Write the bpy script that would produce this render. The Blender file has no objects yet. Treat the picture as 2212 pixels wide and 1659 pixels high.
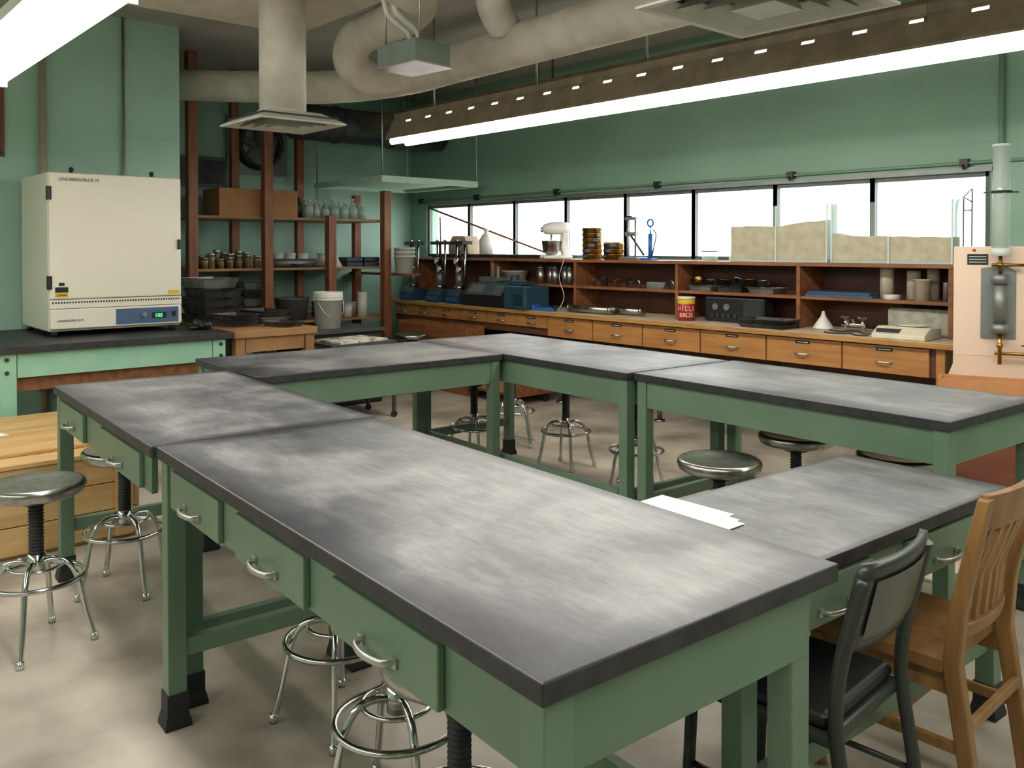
import bpy, math, random, bmesh
from mathutils import Vector, Matrix
random.seed(7)
sc=bpy.context.scene
COL=sc.collection
PI=math.pi
# ------------------------------------------------------------------ colour / materials
def lin(c):
    c=c/255.0
    return c/12.92 if c<=.04045 else ((c+.055)/1.055)**2.4
def rgb(h):
    h=h.lstrip('#');return (lin(int(h[0:2],16)),lin(int(h[2:4],16)),lin(int(h[4:6],16)),1)
MATS={}
def mat(name,c,rough=.5,metal=0,c2=None,scale=6,stretch=(1,1,1),bump=0,emit=0,detail=6,lo=.35,hi=.65,spec=None):
    if name in MATS: return MATS[name]
    m=bpy.data.materials.new(name);m.use_nodes=True;nt=m.node_tree;b=nt.nodes['Principled BSDF']
    b.inputs['Roughness'].default_value=rough;b.inputs['Metallic'].default_value=metal
    if spec is not None:b.inputs['Specular IOR Level'].default_value=spec
    b.inputs['Base Color'].default_value=rgb(c)
    tc=nt.nodes.new('ShaderNodeTexCoord');mp=nt.nodes.new('ShaderNodeMapping');mp.inputs['Scale'].default_value=stretch
    nt.links.new(tc.outputs['Object'],mp.inputs['Vector'])
    n=nt.nodes.new('ShaderNodeTexNoise');n.inputs['Scale'].default_value=scale;n.inputs['Detail'].default_value=detail
    nt.links.new(mp.outputs[0],n.inputs['Vector'])
    if c2 is None:
        hx=c.lstrip('#');c2='#'+''.join('%02x'%int(int(hx[i:i+2],16)*.93) for i in (0,2,4))
    r=nt.nodes.new('ShaderNodeValToRGB');r.color_ramp.elements[0].position=lo;r.color_ramp.elements[1].position=hi
    r.color_ramp.elements[0].color=rgb(c2);r.color_ramp.elements[1].color=rgb(c)
    nt.links.new(n.outputs['Fac'],r.inputs['Fac']);nt.links.new(r.outputs['Color'],b.inputs['Base Color'])
    if bump:
        bp=nt.nodes.new('ShaderNodeBump');bp.inputs['Strength'].default_value=bump;bp.inputs['Distance'].default_value=.01
        nt.links.new(n.outputs['Fac'],bp.inputs['Height']);nt.links.new(bp.outputs[0],b.inputs['Normal'])
    if emit:
        b.inputs['Emission Color'].default_value=rgb(c);b.inputs['Emission Strength'].default_value=emit
    MATS[name]=m;return m
def clear(name,c='#e8f2ee',alpha=.15,rough=.05):
    if name in MATS:return MATS[name]
    m=bpy.data.materials.new(name);m.use_nodes=True;nt=m.node_tree;nt.nodes.clear()
    o=nt.nodes.new('ShaderNodeOutputMaterial');t=nt.nodes.new('ShaderNodeBsdfTransparent');g=nt.nodes.new('ShaderNodeBsdfPrincipled')
    g.inputs['Base Color'].default_value=rgb(c);g.inputs['Roughness'].default_value=rough
    t.inputs[0].default_value=(.96,.98,.97,1)
    x=nt.nodes.new('ShaderNodeMixShader');x.inputs[0].default_value=alpha
    nt.links.new(t.outputs[0],x.inputs[1]);nt.links.new(g.outputs[0],x.inputs[2]);nt.links.new(x.outputs[0],o.inputs[0])
    MATS[name]=m;return m
def masonry(name,c,c2,plane):
    m=mat(name,c,rough=.45,c2=c2,scale=1.3,bump=.0)
    nt=m.node_tree;b=nt.nodes['Principled BSDF']
    ge=nt.nodes.new('ShaderNodeTexCoord');s=nt.nodes.new('ShaderNodeSeparateXYZ');cb=nt.nodes.new('ShaderNodeCombineXYZ')
    nt.links.new(ge.outputs['Object'],s.inputs[0])
    nt.links.new(s.outputs['X' if plane=='y' else 'Y'],cb.inputs[0]);nt.links.new(s.outputs['Z'],cb.inputs[1])
    br=nt.nodes.new('ShaderNodeTexBrick');br.inputs['Scale'].default_value=1;br.inputs['Brick Width'].default_value=.4;br.inputs['Row Height'].default_value=.2
    br.inputs['Mortar Size'].default_value=.004;br.inputs['Mortar Smooth'].default_value=.3
    nt.links.new(cb.outputs[0],br.inputs['Vector'])
    bp=nt.nodes.new('ShaderNodeBump');bp.inputs['Strength'].default_value=.35;bp.inputs['Distance'].default_value=.004;bp.invert=True
    nt.links.new(br.outputs['Fac'],bp.inputs['Height']);nt.links.new(bp.outputs[0],b.inputs['Normal'])
    return m
def slab_mat():
    m=bpy.data.materials.new('worn_slate');m.use_nodes=True;nt=m.node_tree;b=nt.nodes['Principled BSDF'];N=nt.nodes;L=nt.links
    tc=N.new('ShaderNodeTexCoord')
    sp=N.new('ShaderNodeSeparateXYZ');L.new(tc.outputs['Generated'],sp.inputs[0])
    def mth(op,a,b_=None):
        n=N.new('ShaderNodeMath');n.operation=op
        for i,v in enumerate((a,b_)):
            if v is None:continue
            if isinstance(v,(int,float)):n.inputs[i].default_value=v
            else:L.new(v,n.inputs[i])
        return n.outputs[0]
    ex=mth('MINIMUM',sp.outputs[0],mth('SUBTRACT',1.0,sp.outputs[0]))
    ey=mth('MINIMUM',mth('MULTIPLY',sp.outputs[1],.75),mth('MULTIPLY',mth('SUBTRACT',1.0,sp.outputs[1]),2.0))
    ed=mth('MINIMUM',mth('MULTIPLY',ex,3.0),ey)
    info=N.new('ShaderNodeObjectInfo')
    ad=N.new('ShaderNodeVectorMath');ad.operation='ADD';L.new(tc.outputs['Object'],ad.inputs[0]);
    cmb=N.new('ShaderNodeCombineXYZ');L.new(mth('MULTIPLY',info.outputs['Random'],20.0),cmb.inputs[0]);L.new(cmb.outputs[0],ad.inputs[1])
    def noise(sc_,det,st=None,dist=0,rough=.5,rz=.5):
        n=N.new('ShaderNodeTexNoise');n.inputs['Scale'].default_value=sc_;n.inputs['Detail'].default_value=det;n.inputs['Distortion'].default_value=dist;n.inputs['Roughness'].default_value=rough
        if st:
            mp=N.new('ShaderNodeMapping');mp.inputs['Scale'].default_value=st;mp.inputs['Rotation'].default_value=(0,0,rz);L.new(ad.outputs[0],mp.inputs[0]);L.new(mp.outputs[0],n.inputs[0])
        else:L.new(ad.outputs[0],n.inputs[0])
        return n.outputs['Fac']
    n1=noise(2.6,4,None,.3,.55);n2=noise(5,10,(1,4,1),.0,.7);n3=noise(45,5,None,0,.75);n4=noise(9,8,(1,7,1),.3,.7,-.6)
    a=mth('ADD',mth('MULTIPLY',n1,1.0),mth('MULTIPLY',n2,.45))
    a=mth('ADD',a,mth('MULTIPLY',n4,.30))
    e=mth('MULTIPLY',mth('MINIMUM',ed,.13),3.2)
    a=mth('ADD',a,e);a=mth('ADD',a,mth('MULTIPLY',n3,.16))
    r=N.new('ShaderNodeValToRGB');cr=r.color_ramp
    cr.elements[0].position=.50;cr.elements[0].color=rgb('#2c2c30')
    cr.elements[1].position=.94;cr.elements[1].color=rgb('#8e8e8d')
    el=cr.elements.new(.64);el.color=rgb('#434448');el=cr.elements.new(.78);el.color=rgb('#616265')
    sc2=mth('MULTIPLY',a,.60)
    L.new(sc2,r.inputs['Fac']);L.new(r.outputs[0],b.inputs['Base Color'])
    b.inputs['Roughness'].default_value=.4
    bp=N.new('ShaderNodeBump');bp.inputs['Strength'].default_value=.06;bp.inputs['Distance'].default_value=.002;L.new(n3,bp.inputs['Height']);L.new(bp.outputs[0],b.inputs['Normal'])
    return m
SLAB=slab_mat()
SLABE=mat('slate_edge','#363639',.5,c2='#252528',scale=18,bump=.2)
TG=mat('table_green_paint','#6e8771',.42,c2='#657e69',scale=3)
MINT=mat('mint_paint','#9ccbb0',.45,c2='#8fbfa4',scale=4)
BOOT=mat('black_rubber','#232427',.6)
CHROME=mat('chrome','#d8d8d6',.16,1,c2='#c4c4c2')
STEEL=mat('brushed_steel','#b9b8b2',.27,1,c2='#9f9e99',scale=30,stretch=(1,1,1))
ALU=mat('aluminium','#c4c4c0',.38,1,c2='#acaca8')
GREYMET=mat('grey_metal','#8a8d8c',.45,.6)
BLACK=mat('black_plastic','#1c1d20',.4)
BLK2=mat('black_pan_enamel','#2b2b2c',.5,.3,c2='#555350',scale=9)
WHITE=mat('white_plastic','#e6e4dc',.4)
OVENW=mat('oven_enamel','#e6e2d3',.38,c2='#e2decd',scale=1)
BLUEP=mat('blue_panel','#4d6488',.4)
NAVY=mat('navy_machine_paint','#27394c',.4)
TEAL=mat('teal_machine_paint','#28495a',.4)
BLUE=mat('bright_blue_plastic','#2767ad',.4)
WOODS=mat('shelf_wood_stained','#935f3c',.45,c2='#75482a',scale=3,stretch=(1,6,6))
WOODV=mat('post_wood_stained','#955c3b',.5,c2='#7a472c',scale=3,stretch=(8,8,1))
WOODD=mat('shelf_back_dark','#643d2e',.6,c2='#513122',scale=3,stretch=(1,5,5))
DRAW=mat('drawer_wood','#b5814c',.42,c2='#a06e3e',scale=2.5,stretch=(1,7,7))
CTOP=mat('counter_top_worn','#cfc0a8',.5,c2='#bda88c',scale=5)
CEDGE=mat('counter_edge_wood','#b5894f',.5,c2='#9f7240',scale=4,stretch=(1,8,8))
PINE=mat('pine_wood','#d6b682',.5,c2='#bd935a',scale=2.2,stretch=(7,1,7),lo=.3,hi=.7)
OAK=mat('oak_chair_wood','#9c7446',.4,c2='#815d34',scale=3,stretch=(7,7,1))
BENCHW=mat('bench_wood','#a97f54',.55,c2='#8c643e',scale=3,stretch=(6,1,1))
PANELC=mat('panel_cream','#e3cbb6',.5,c2='#dcc3ad',scale=2)
REDW=mat('reddish_wood','#7c4836',.5,c2='#6b3c2c',scale=3,stretch=(1,1,6))
BEIGE=mat('duct_insulation','#ddd6c9',.75,c2='#cbc3b4',scale=5,bump=.35)
GALV=mat('dark_galvanised','#5a5e5e',.5,.4,c2='#4a4d4e',scale=8)
CARD=mat('cardboard','#a8784f',.8,c2='#9a6c45')
BRASS=mat('brass','#a88445',.32,1,c2='#8c6d38')
SAND=mat('sand','#d3c0a2',.9,c2='#bfa88a',scale=12,bump=.2)
VINYL=mat('black_vinyl','#17181a',.45)
TANK=mat('dark_grey_paint','#3f443f',.33,.3,c2='#383d39')
PAPER=mat('paper','#f4f3ef',.7,c2='#ecebe7')
RED=mat('red_can','#b02a28',.35)
YEL=mat('yellow_label','#e3c52c',.5)
AMBER=mat('amber_jar','#6f5634',.2,c2='#8b7350',scale=10)
GLASS=clear('clear_glass','#cfdcd6',.3)
ACRY=clear('clear_acrylic','#e3ece8',.10)
ACRYE=clear('acrylic_edge','#e8f3f0',.6)
WGLASS=clear('window_glass','#dfe8ea',.06)
DKGREY=mat('dark_grey_metal','#3d4143',.45,.4)
FIXB=mat('fixture_outer','#8c7d66',.5,c2='#736552',scale=7)
FIXW=mat('fixture_inner_white','#f0ede4',.5)
TUBE=mat('lamp_tube','#fffaf1',.4,emit=21)
LENS=mat('lamp_lens','#fffaf1',.4,emit=13)
GREENL=mat('green_led','#3dff7a',.4,emit=3)
# ------------------------------------------------------------------ mesh builder
class MB:
    def __init__(s):s.v=[];s.f=[];s.m=[];s.s=[]
    def add(s,vs,fs,m=0,sm=False):
        o=len(s.v);s.v+=[tuple(v) for v in vs]
        for f in fs:s.f.append(tuple(i+o for i in f));s.m.append(m);s.s.append(sm)
        return s
    def box(s,x0,x1,y0,y1,z0,z1,m=0,M=None,ms=None):
        vs=[Vector(p) for p in ((x0,y0,z0),(x1,y0,z0),(x1,y1,z0),(x0,y1,z0),(x0,y0,z1),(x1,y0,z1),(x1,y1,z1),(x0,y1,z1))]
        if M is not None:vs=[M@v for v in vs]
        fs=[(0,3,2,1),(4,5,6,7),(0,1,5,4),(1,2,6,5),(2,3,7,6),(3,0,4,7)]
        if ms is None:return s.add(vs,fs,m)
        o=len(s.v);s.v+=[tuple(v) for v in vs]
        for i,f in enumerate(fs):s.f.append(tuple(k+o for k in f));s.m.append(m if i==1 else ms);s.s.append(False)
        return s
    def cyl(s,p0,p1,r0,r1=None,n=20,m=0,caps=True):
        if r1 is None:r1=r0
        p0=Vector(p0);p1=Vector(p1);d=(p1-p0).normalized();a=d.orthogonal().normalized();b=d.cross(a)
        vs=[];
        for p,r in((p0,r0),(p1,r1)):
            for i in range(n):
                t=2*PI*i/n;vs.append(p+(a*math.cos(t)+b*math.sin(t))*r)
        s.add(vs,[(i,(i+1)%n,n+(i+1)%n,n+i) for i in range(n)],m,True)
        if caps:
            s.add(vs[:n],[tuple(range(n-1,-1,-1))],m);s.add(vs[n:],[tuple(range(n))],m)
        return s
    def tube(s,pts,r,n=8,m=0,closed=False):
        pts=[Vector(p) for p in pts];k=len(pts);vs=[];nrm=None
        for i,p in enumerate(pts):
            if closed:t=(pts[(i+1)%k]-pts[i-1]).normalized()
            else:t=(pts[min(i+1,k-1)]-pts[max(i-1,0)]).normalized()
            if nrm is None:nrm=t.orthogonal().normalized()
            else:
                nrm=nrm-t*nrm.dot(t)
                nrm=nrm.normalized() if nrm.length>1e-6 else t.orthogonal().normalized()
            b=t.cross(nrm);rr=r[i] if isinstance(r,(list,tuple)) else r
            for j in range(n):
                a=2*PI*j/n;vs.append(p+(nrm*math.cos(a)+b*math.sin(a))*rr)
        fs=[]
        for i in range(k if closed else k-1):
            i2=(i+1)%k
            for j in range(n):fs.append((i*n+j,i*n+(j+1)%n,i2*n+(j+1)%n,i2*n+j))
        s.add(vs,fs,m,True)
        if not closed:
            s.add(vs[:n],[tuple(range(n-1,-1,-1))],m);s.add(vs[-n:],[tuple(range(n))],m)
        return s
    def lathe(s,prof,c=(0,0,0),n=28,m=0,M=None):
        vs=[];k=len(prof)
        for r,z in prof:
            for i in range(n):
                a=2*PI*i/n;v=Vector((c[0]+r*math.cos(a),c[1]+r*math.sin(a),c[2]+z))
                vs.append(M@v if M is not None else v)
        fs=[(i*n+j,i*n+(j+1)%n,(i+1)*n+(j+1)%n,(i+1)*n+j) for i in range(k-1) for j in range(n)]
        s.add(vs,fs,m,True);return s
    def prism(s,poly,ax,a,b,m=0,M=None):
        def P(u,v,w):
            p={'x':(w,u,v),'y':(u,w,v),'z':(u,v,w)}[ax];p=Vector(p);return M@p if M is not None else p
        n=len(poly);vs=[P(u,v,a) for u,v in poly]+[P(u,v,b) for u,v in poly]
        s.add(vs,[tuple(range(n)),tuple(range(2*n-1,n-1,-1))]+[(i,(i+1)%n,n+(i+1)%n,n+i) for i in range(n)],m)
        return s
    def ball(s,c,r,n=16,m=0,sz=(1,1,1)):
        pr=[(r*math.sin(PI*i/8),-r*math.cos(PI*i/8)) for i in range(9)]
        vs=[]
        for rr,z in pr:
            for i in range(n):
                a=2*PI*i/n;vs.append((c[0]+rr*math.cos(a)*sz[0],c[1]+rr*math.sin(a)*sz[1],c[2]+z*sz[2]))
        s.add(vs,[(i*n+j,i*n+(j+1)%n,(i+1)*n+(j+1)%n,(i+1)*n+j) for i in range(8) for j in range(n)],m,True)
        return s
def ring(c,r,k=32,z=0):return [(c[0]+r*math.cos(2*PI*i/k),c[1]+r*math.sin(2*PI*i/k),z) for i in range(k)]
def spline(P,n=8):
    P=[Vector(p) for p in P];P=[P[0]*2-P[1]]+P+[P[-1]*2-P[-2]];o=[]
    for i in range(1,len(P)-2):
        for j in range(n):
            t=j/n;a,b,c,d=P[i-1],P[i],P[i+1],P[i+2]
            o.append(.5*((2*b)+(c-a)*t+(2*a-5*b+4*c-d)*t*t+(3*b-a-3*c+d)*t**3))
    o.append(P[-2]);return o
def meta(o,label=None,cat=None,group=None,kind=None):
    if label:o['label']=label
    if cat:o['category']=cat
    if group:o['group']=group
    if kind:o['kind']=kind
def mk(name,mb,mats,parent=None,loc=(0,0,0),rot=0,bevel=0,label=None,cat=None,group=None,kind=None,seg=2,euler=None):
    me=bpy.data.meshes.new(name);me.from_pydata(mb.v,[],mb.f)
    if not isinstance(mats,(list,tuple)):mats=[mats]
    for m in mats:me.materials.append(m)
    me.polygons.foreach_set('material_index',mb.m);me.polygons.foreach_set('use_smooth',mb.s);me.update()
    bm=bmesh.new();bm.from_mesh(me)
    if bevel==0:bmesh.ops.remove_doubles(bm,verts=bm.verts,dist=1e-6)
    bmesh.ops.recalc_face_normals(bm,faces=bm.faces);bm.to_mesh(me);bm.free()
    o=bpy.data.objects.new(name,me);COL.objects.link(o)
    o.location=loc;o.rotation_euler=euler if euler else (0,0,rot)
    if parent:o.parent=parent
    if bevel:
        b=o.modifiers.new('bevel','BEVEL');b.width=bevel;b.segments=seg;b.limit_method='ANGLE';b.angle_limit=math.radians(40)
    meta(o,label,cat,group,kind);return o
def parts(name,boxes,m,parent,bevel=0):
    return [mk(name,MB().box(*b),m,parent=parent,bevel=bevel) for b in boxes]
def thing(name,label,cat,loc=(0,0,0),rot=0,group=None,kind=None):
    o=bpy.data.objects.new(name,None);COL.objects.link(o);o.empty_display_size=.05
    o.location=loc;o.rotation_euler=(0,0,rot);meta(o,label,cat,group,kind);return o
def dup(src,loc,rot=0,label=None,group=None):
    def cp(o,par):
        n=o.copy();COL.objects.link(n)
        if par is not None:n.parent=par
        for c in list(o.children):cp(c,n)
        return n
    n=cp(src,None);n.location=loc;n.rotation_euler=(0,0,rot)
    if label:n['label']=label
    if group:n['group']=group
    return n
def text(name,body,size,material,parent,loc,euler,ext=.0006,align='LEFT',xs=1):
    cu=bpy.data.curves.new('t','FONT');cu.body=body;cu.size=size;cu.extrude=ext;cu.align_x=align
    ob=bpy.data.objects.new('t',cu);COL.objects.link(ob)
    dg=bpy.context.evaluated_depsgraph_get();me=bpy.data.meshes.new_from_object(ob.evaluated_get(dg))
    bpy.data.objects.remove(ob);me.materials.clear();me.materials.append(material)
    o=bpy.data.objects.new(name,me);COL.objects.link(o);o.location=loc;o.rotation_euler=euler;o.parent=parent;o.scale=(xs,1,1);return o
# ------------------------------------------------------------------ room
XW,XA,XR=-8.1,-10.0,3.2
YW,YB,CZ=6.9,-3.6,3.66
WALLX=masonry('green_block_wall_x_lightened','#a3c6b4','#98bdaa','x')  # green lightened in the colour to stand in for light the left wall lacks
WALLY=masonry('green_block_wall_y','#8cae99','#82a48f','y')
FLOOR=mat('concrete_floor','#bfb7a9',.42,c2='#857d70',scale=1.9,lo=.34,hi=.62,detail=12,bump=.05)
CEIL=mat('ceiling_paint','#b0aca4',.8,c2='#a39f97',scale=2)
def st(name,mb,m,**k):return mk(name,mb,m,kind='structure',**k)
st('floor',MB().box(XA-.3,XR+.2,YB-.2,YW+.2,-.1,0),FLOOR)
st('ceiling',MB().box(XA-.3,XR+.2,YB-.2,YW+.2,CZ,CZ+.1),CEIL)
wx0,wx1,wz0,wz1=-9.62,-2.48,1.5,2.18
w=MB();w.box(XA-.2,wx0,YW,YW+.2,0,CZ);w.box(wx1,XR+.2,YW,YW+.2,0,CZ);w.box(wx0,wx1,YW,YW+.2,0,wz0);w.box(wx0,wx1,YW,YW+.2,wz1,CZ)
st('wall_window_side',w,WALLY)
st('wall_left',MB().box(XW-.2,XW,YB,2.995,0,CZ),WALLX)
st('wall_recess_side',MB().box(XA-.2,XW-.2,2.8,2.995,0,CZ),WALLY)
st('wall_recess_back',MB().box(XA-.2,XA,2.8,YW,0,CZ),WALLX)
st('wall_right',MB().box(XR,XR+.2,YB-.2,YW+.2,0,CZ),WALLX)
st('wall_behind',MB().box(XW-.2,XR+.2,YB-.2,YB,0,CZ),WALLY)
st('trim_1',MB().box(wx0-.02,wx1+.02,YW-.03,YW+.0,wz1,wz1+.035),GREYMET)
WF=mat('window_frame_paint','#5d6462',.5,.2)
xs=[-9.6,-8.72,-7.84,-6.96,-6.07,-5.19,-4.29,-3.39,-2.5]
for i in range(8):
    a,b=xs[i],xs[i+1];f=MB();t=.022
    y0,y1=YW+.02,YW+.07
    f.box(a-.02,a+t,y0,y1,wz0,wz1);f.box(b-t,b+.02,y0,y1,wz0,wz1);f.box(a,b,y0,y1,wz0,wz0+.03);f.box(a,b,y0,y1,wz1-.035,wz1)
    f.box(a+t,b-t,YW+.05,YW+.055,wz0+.03,wz1-.035,m=1)
    st('window_%d'%(i+1),f,[WF,WGLASS])
bm_=mat('outside_brick','#c98f86',.9,c2='#b87c74',scale=3);nt=bm_.node_tree
br=nt.nodes.new('ShaderNodeTexBrick');br.inputs['Color1'].default_value=rgb('#bd918c');br.inputs['Color2'].default_value=rgb('#b68882');br.inputs['Mortar'].default_value=rgb('#c4aca8')
br.inputs['Scale'].default_value=1;br.inputs['Brick Width'].default_value=.3;br.inputs['Row Height'].default_value=.11;br.inputs['Mortar Size'].default_value=.008
tc=nt.nodes.new('ShaderNodeTexCoord');sp=nt.nodes.new('ShaderNodeSeparateXYZ');cb=nt.nodes.new('ShaderNodeCombineXYZ')
nt.links.new(tc.outputs['Object'],sp.inputs[0]);nt.links.new(sp.outputs[0],cb.inputs[0]);nt.links.new(sp.outputs[2],cb.inputs[1]);nt.links.new(cb.outputs[0],br.inputs[0]);nt.links.new(br.outputs[0],nt.nodes['Principled BSDF'].inputs['Base Color'])
st('wall_outside',MB().box(-17,-11.2,9.5,9.7,-.2,4.5),bm_)
st('ground_outside',MB().box(-30,12,YW+.25,40,-.3,-.2),mat('outside_ground','#c9c7bd',.9))
# ------------------------------------------------------------------ lab tables
DL=math.radians(3.14)
def tf(x,y):return (x*math.cos(DL)+y*math.sin(DL),-x*math.sin(DL)+y*math.cos(DL))
def handle(parent,material,wd=.115,y=-.02,z=0,out=.034,name='handle'):
    p=spline([(-wd/2,y,z),(-wd/2+.012,y-out*.7,z),(0,y-out,z),(wd/2-.012,y-out*.7,z),(wd/2,y,z)],5)
    b=MB()
    vs=[];fs=[]
    for q in p:
        for dy,dz in((0,-.008),(0,.008),(-.006,.006),(-.006,-.006)):vs.append((q.x,q.y+dy,q.z+dz))
    n=len(p)
    for i in range(n-1):
        for j in range(4):fs.append((i*4+j,i*4+(j+1)%4,(i+1)*4+(j+1)%4,(i+1)*4+j))
    b.add(vs,fs,0,True);b.box(-wd/2-.012,-wd/2+.008,y-.006,y+.002,z-.011,z+.011);b.box(wd/2-.008,wd/2+.012,y-.006,y+.002,z-.011,z+.011)
    return mk(name,b,material,parent=parent)
def lab_table(x0,x1,y0,y1,zt,drawers,label,rail='back',thick=.04,apr=.142,ins=None):
    cx,cy=(x0+x1)/2,(y0+y1)/2;hx,hy=(x1-x0)/2,(y1-y0)/2
    ins=ins or {}
    X,Y=tf(cx,cy);T=thing('lab_table',label,'table',(X,Y,0),-DL)
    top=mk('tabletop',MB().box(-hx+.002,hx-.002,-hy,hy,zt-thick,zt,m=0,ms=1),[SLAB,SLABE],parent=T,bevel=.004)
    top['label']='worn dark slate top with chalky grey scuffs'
    za=zt-thick;i=.014;w=.062
    k=i+.01
    for bx_ in((-hx+i+w,hx-i-w,-hy+k,-hy+k+.022),(-hx+i+w,hx-i-w,hy-k-.022,hy-k),(-hx+k,-hx+k+.022,-hy+i+w,hy-i-w),(hx-k-.022,hx-k,-hy+i+w,hy-i-w)):
        mk('apron',MB().box(*bx_,za-apr,za),TG,parent=T,bevel=.002)
    for sx in(-1,1):
        for sy in(-1,1):
            iy=ins.get((sx,sy),i);ix=i if iy==i else i+.012
            px,py=sx*(hx-ix-w/2),sy*(hy-iy-w/2)
            l=mk('leg',MB().box(-w/2,w/2,-w/2,w/2,.03,za),TG,parent=T,loc=(px,py,0),bevel=.003)
            ft=MB();a=w/2+.004;ft.box(-a,a,-a,a,.045,.115)
            q=a+.009
            ft.add([(-a,-a,.05),(a,-a,.05),(a,a,.05),(-a,a,.05),(-q,-q,.012),(q,-q,.012),(q,q,.012),(-q,q,.012),(-q,-q,0),(q,-q,0),(q,q,0),(-q,q,0)],[(0,1,5,4),(1,2,6,5),(2,3,7,6),(3,0,4,7),(4,5,9,8),(5,6,10,9),(6,7,11,10),(7,4,8,11),(8,9,10,11),(3,2,1,0)])
            mk('foot',ft,BOOT,parent=l,label='black rubber boot')
    zr=.23;e=i+w/2
    for sx in(-1,1):
        ya=ins.get((sx,-1),i)+w;yb=ins.get((sx,1),i)+w;xx=sx*(hx-e-.006)
        mk('stretcher',MB().box(xx-.018,xx+.018,-hy+ya,hy-yb,zr,zr+.06),TG,parent=T,bevel=.002)
    if rail in('front','back'):
        yr=(-hy+e) if rail=='front' else (hy-e)
        if rail=='back':yr=hy-max(ins.get((-1,1),i),ins.get((1,1),i))-w/2
        mk('stretcher',MB().box(-hx+i+w+.02,hx-i-w-.02,yr-.018,yr+.018,zr,zr+.06),TG,parent=T,bevel=.002)
    for side,a,b in drawers:
        hw=(b-a)/2;c=(a+b)/2
        if side=='y-':loc=(c-cx,-hy+k,0);rt=0
        else:loc=(hx-k,c-cy,0);rt=PI/2
        d=mk('drawer',MB().box(-hw,hw,-.018,.0,za-apr+.004,za-.014),TG,parent=T,loc=loc,rot=rt,bevel=.004)
        handle(d,ALU,z=za-apr*.70,y=-.018,wd=.13)
    return T
GL='green steel lab table with worn slate top'
lab_table(-3.03,-1.005,.85,1.675,.94,[('y-',-2.89,-2.45),('y-',-2.32,-1.88),('y-',-1.74,-1.31)],GL+' and three drawers',ins={(1,1):.07,(-1,1):.07})
lab_table(-4.68,-3.035,.835,1.69,.94,[('y-',-4.55,-4.08),('y-',-3.78,-3.2)],GL+' and two drawers',ins={(1,-1):.12,(1,1):.09,(-1,1):.09})
lab_table(-1.88,-1.27,1.70,3.17,.79,[('x+',1.9,2.3),('x+',2.5,2.95)],'lower narrow green lab table with papers on it',rail='none')
lab_table(-3.235,-1.56,3.37,4.22,.94,[],GL+' beside apparatus board')
lab_table(-5.36,-3.245,3.33,4.19,.94,[],GL+' and long front stretcher',rail='front')
lab_table(-5.30,-4.32,1.72,3.322,.94,[],GL+' closing the table ring',rail='none')
for k,(x,y,r) in enumerate([(-1.79,2.055,.06),(-1.75,2.03,-.02),(-1.71,2.00,.05)]):
    X,Y=tf(x,y)
    mk('paper_sheet',MB().box(-.14,.14,-.108,.108,0,.0012),PAPER,loc=(X,Y,.7905+.0014*k),rot=r-DL,label='white printed sheet of paper on the low table',cat='paper',group='papers on the low table')
# ------------------------------------------------------------------ stools
def make_stool():
    S=thing('lab_stool','chrome-legged lab stool with round brushed steel seat','stool',group='lab stools')
    mk('seat',MB().lathe([(0,.652),(.08,.652),(.13,.656),(.165,.664),(.178,.664),(.186,.655),(.187,.64),(.18,.622),(.165,.612),(.1,.608),(0,.608)],n=40),STEEL,parent=S)
    pr=[];z=.36
    while z<.605:pr+=[(.024,z),(.029,z+.004),(.029,z+.008),(.024,z+.012)];z+=.014
    c=MB().lathe(pr,n=16);c.cyl((0,0,.58),(0,0,.61),.06,.07,n=20)
    mk('column',c,BOOT,parent=S,label='black ribbed screw column')
    mk('hub',MB().cyl((0,0,.3),(0,0,.375),.032,n=20),CHROME,parent=S)
    for i in range(4):
        p=spline([(.02,0,.335),(.07,0,.345),(.12,0,.325),(.155,0,.26),(.185,0,.12),(.215,0,.012)],6)
        l=MB().tube(p,.0115,n=10);l.cyl((.216,0,0),(.214,0,.03),.015,n=12)
        mk('leg',l,CHROME,parent=S,rot=PI/4+i*PI/2)
    mk('foot_ring',MB().tube(ring((0,0),.175,40,.275),.0105,n=10,closed=True),CHROME,parent=S)
    mk('upper_ring',MB().tube(ring((0,0),.10,30,.325),.007,n=8,closed=True),CHROME,parent=S)
    return S
S0=make_stool();S0.location=(-3.89,.85,0);S0.rotation_euler=(0,0,.3)
SP=[(-4.27,1.31,.9),(-2.60,1.49,.2),(-2.04,1.36,.5),(-1.60,1.24,.1),(-5.03,4.04,.3),(-5.32,4.68,.8),(-4.47,4.45,.2),(-3.74,4.38,.5),(-2.29,3.25,.2),(-2.34,3.98,.6),(-1.80,3.95,.1),(-7.87,5.44,.4),(-4.75,2.4,.6)]
for x,y,r in SP:dup(S0,(x,y,0),r)
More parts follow.
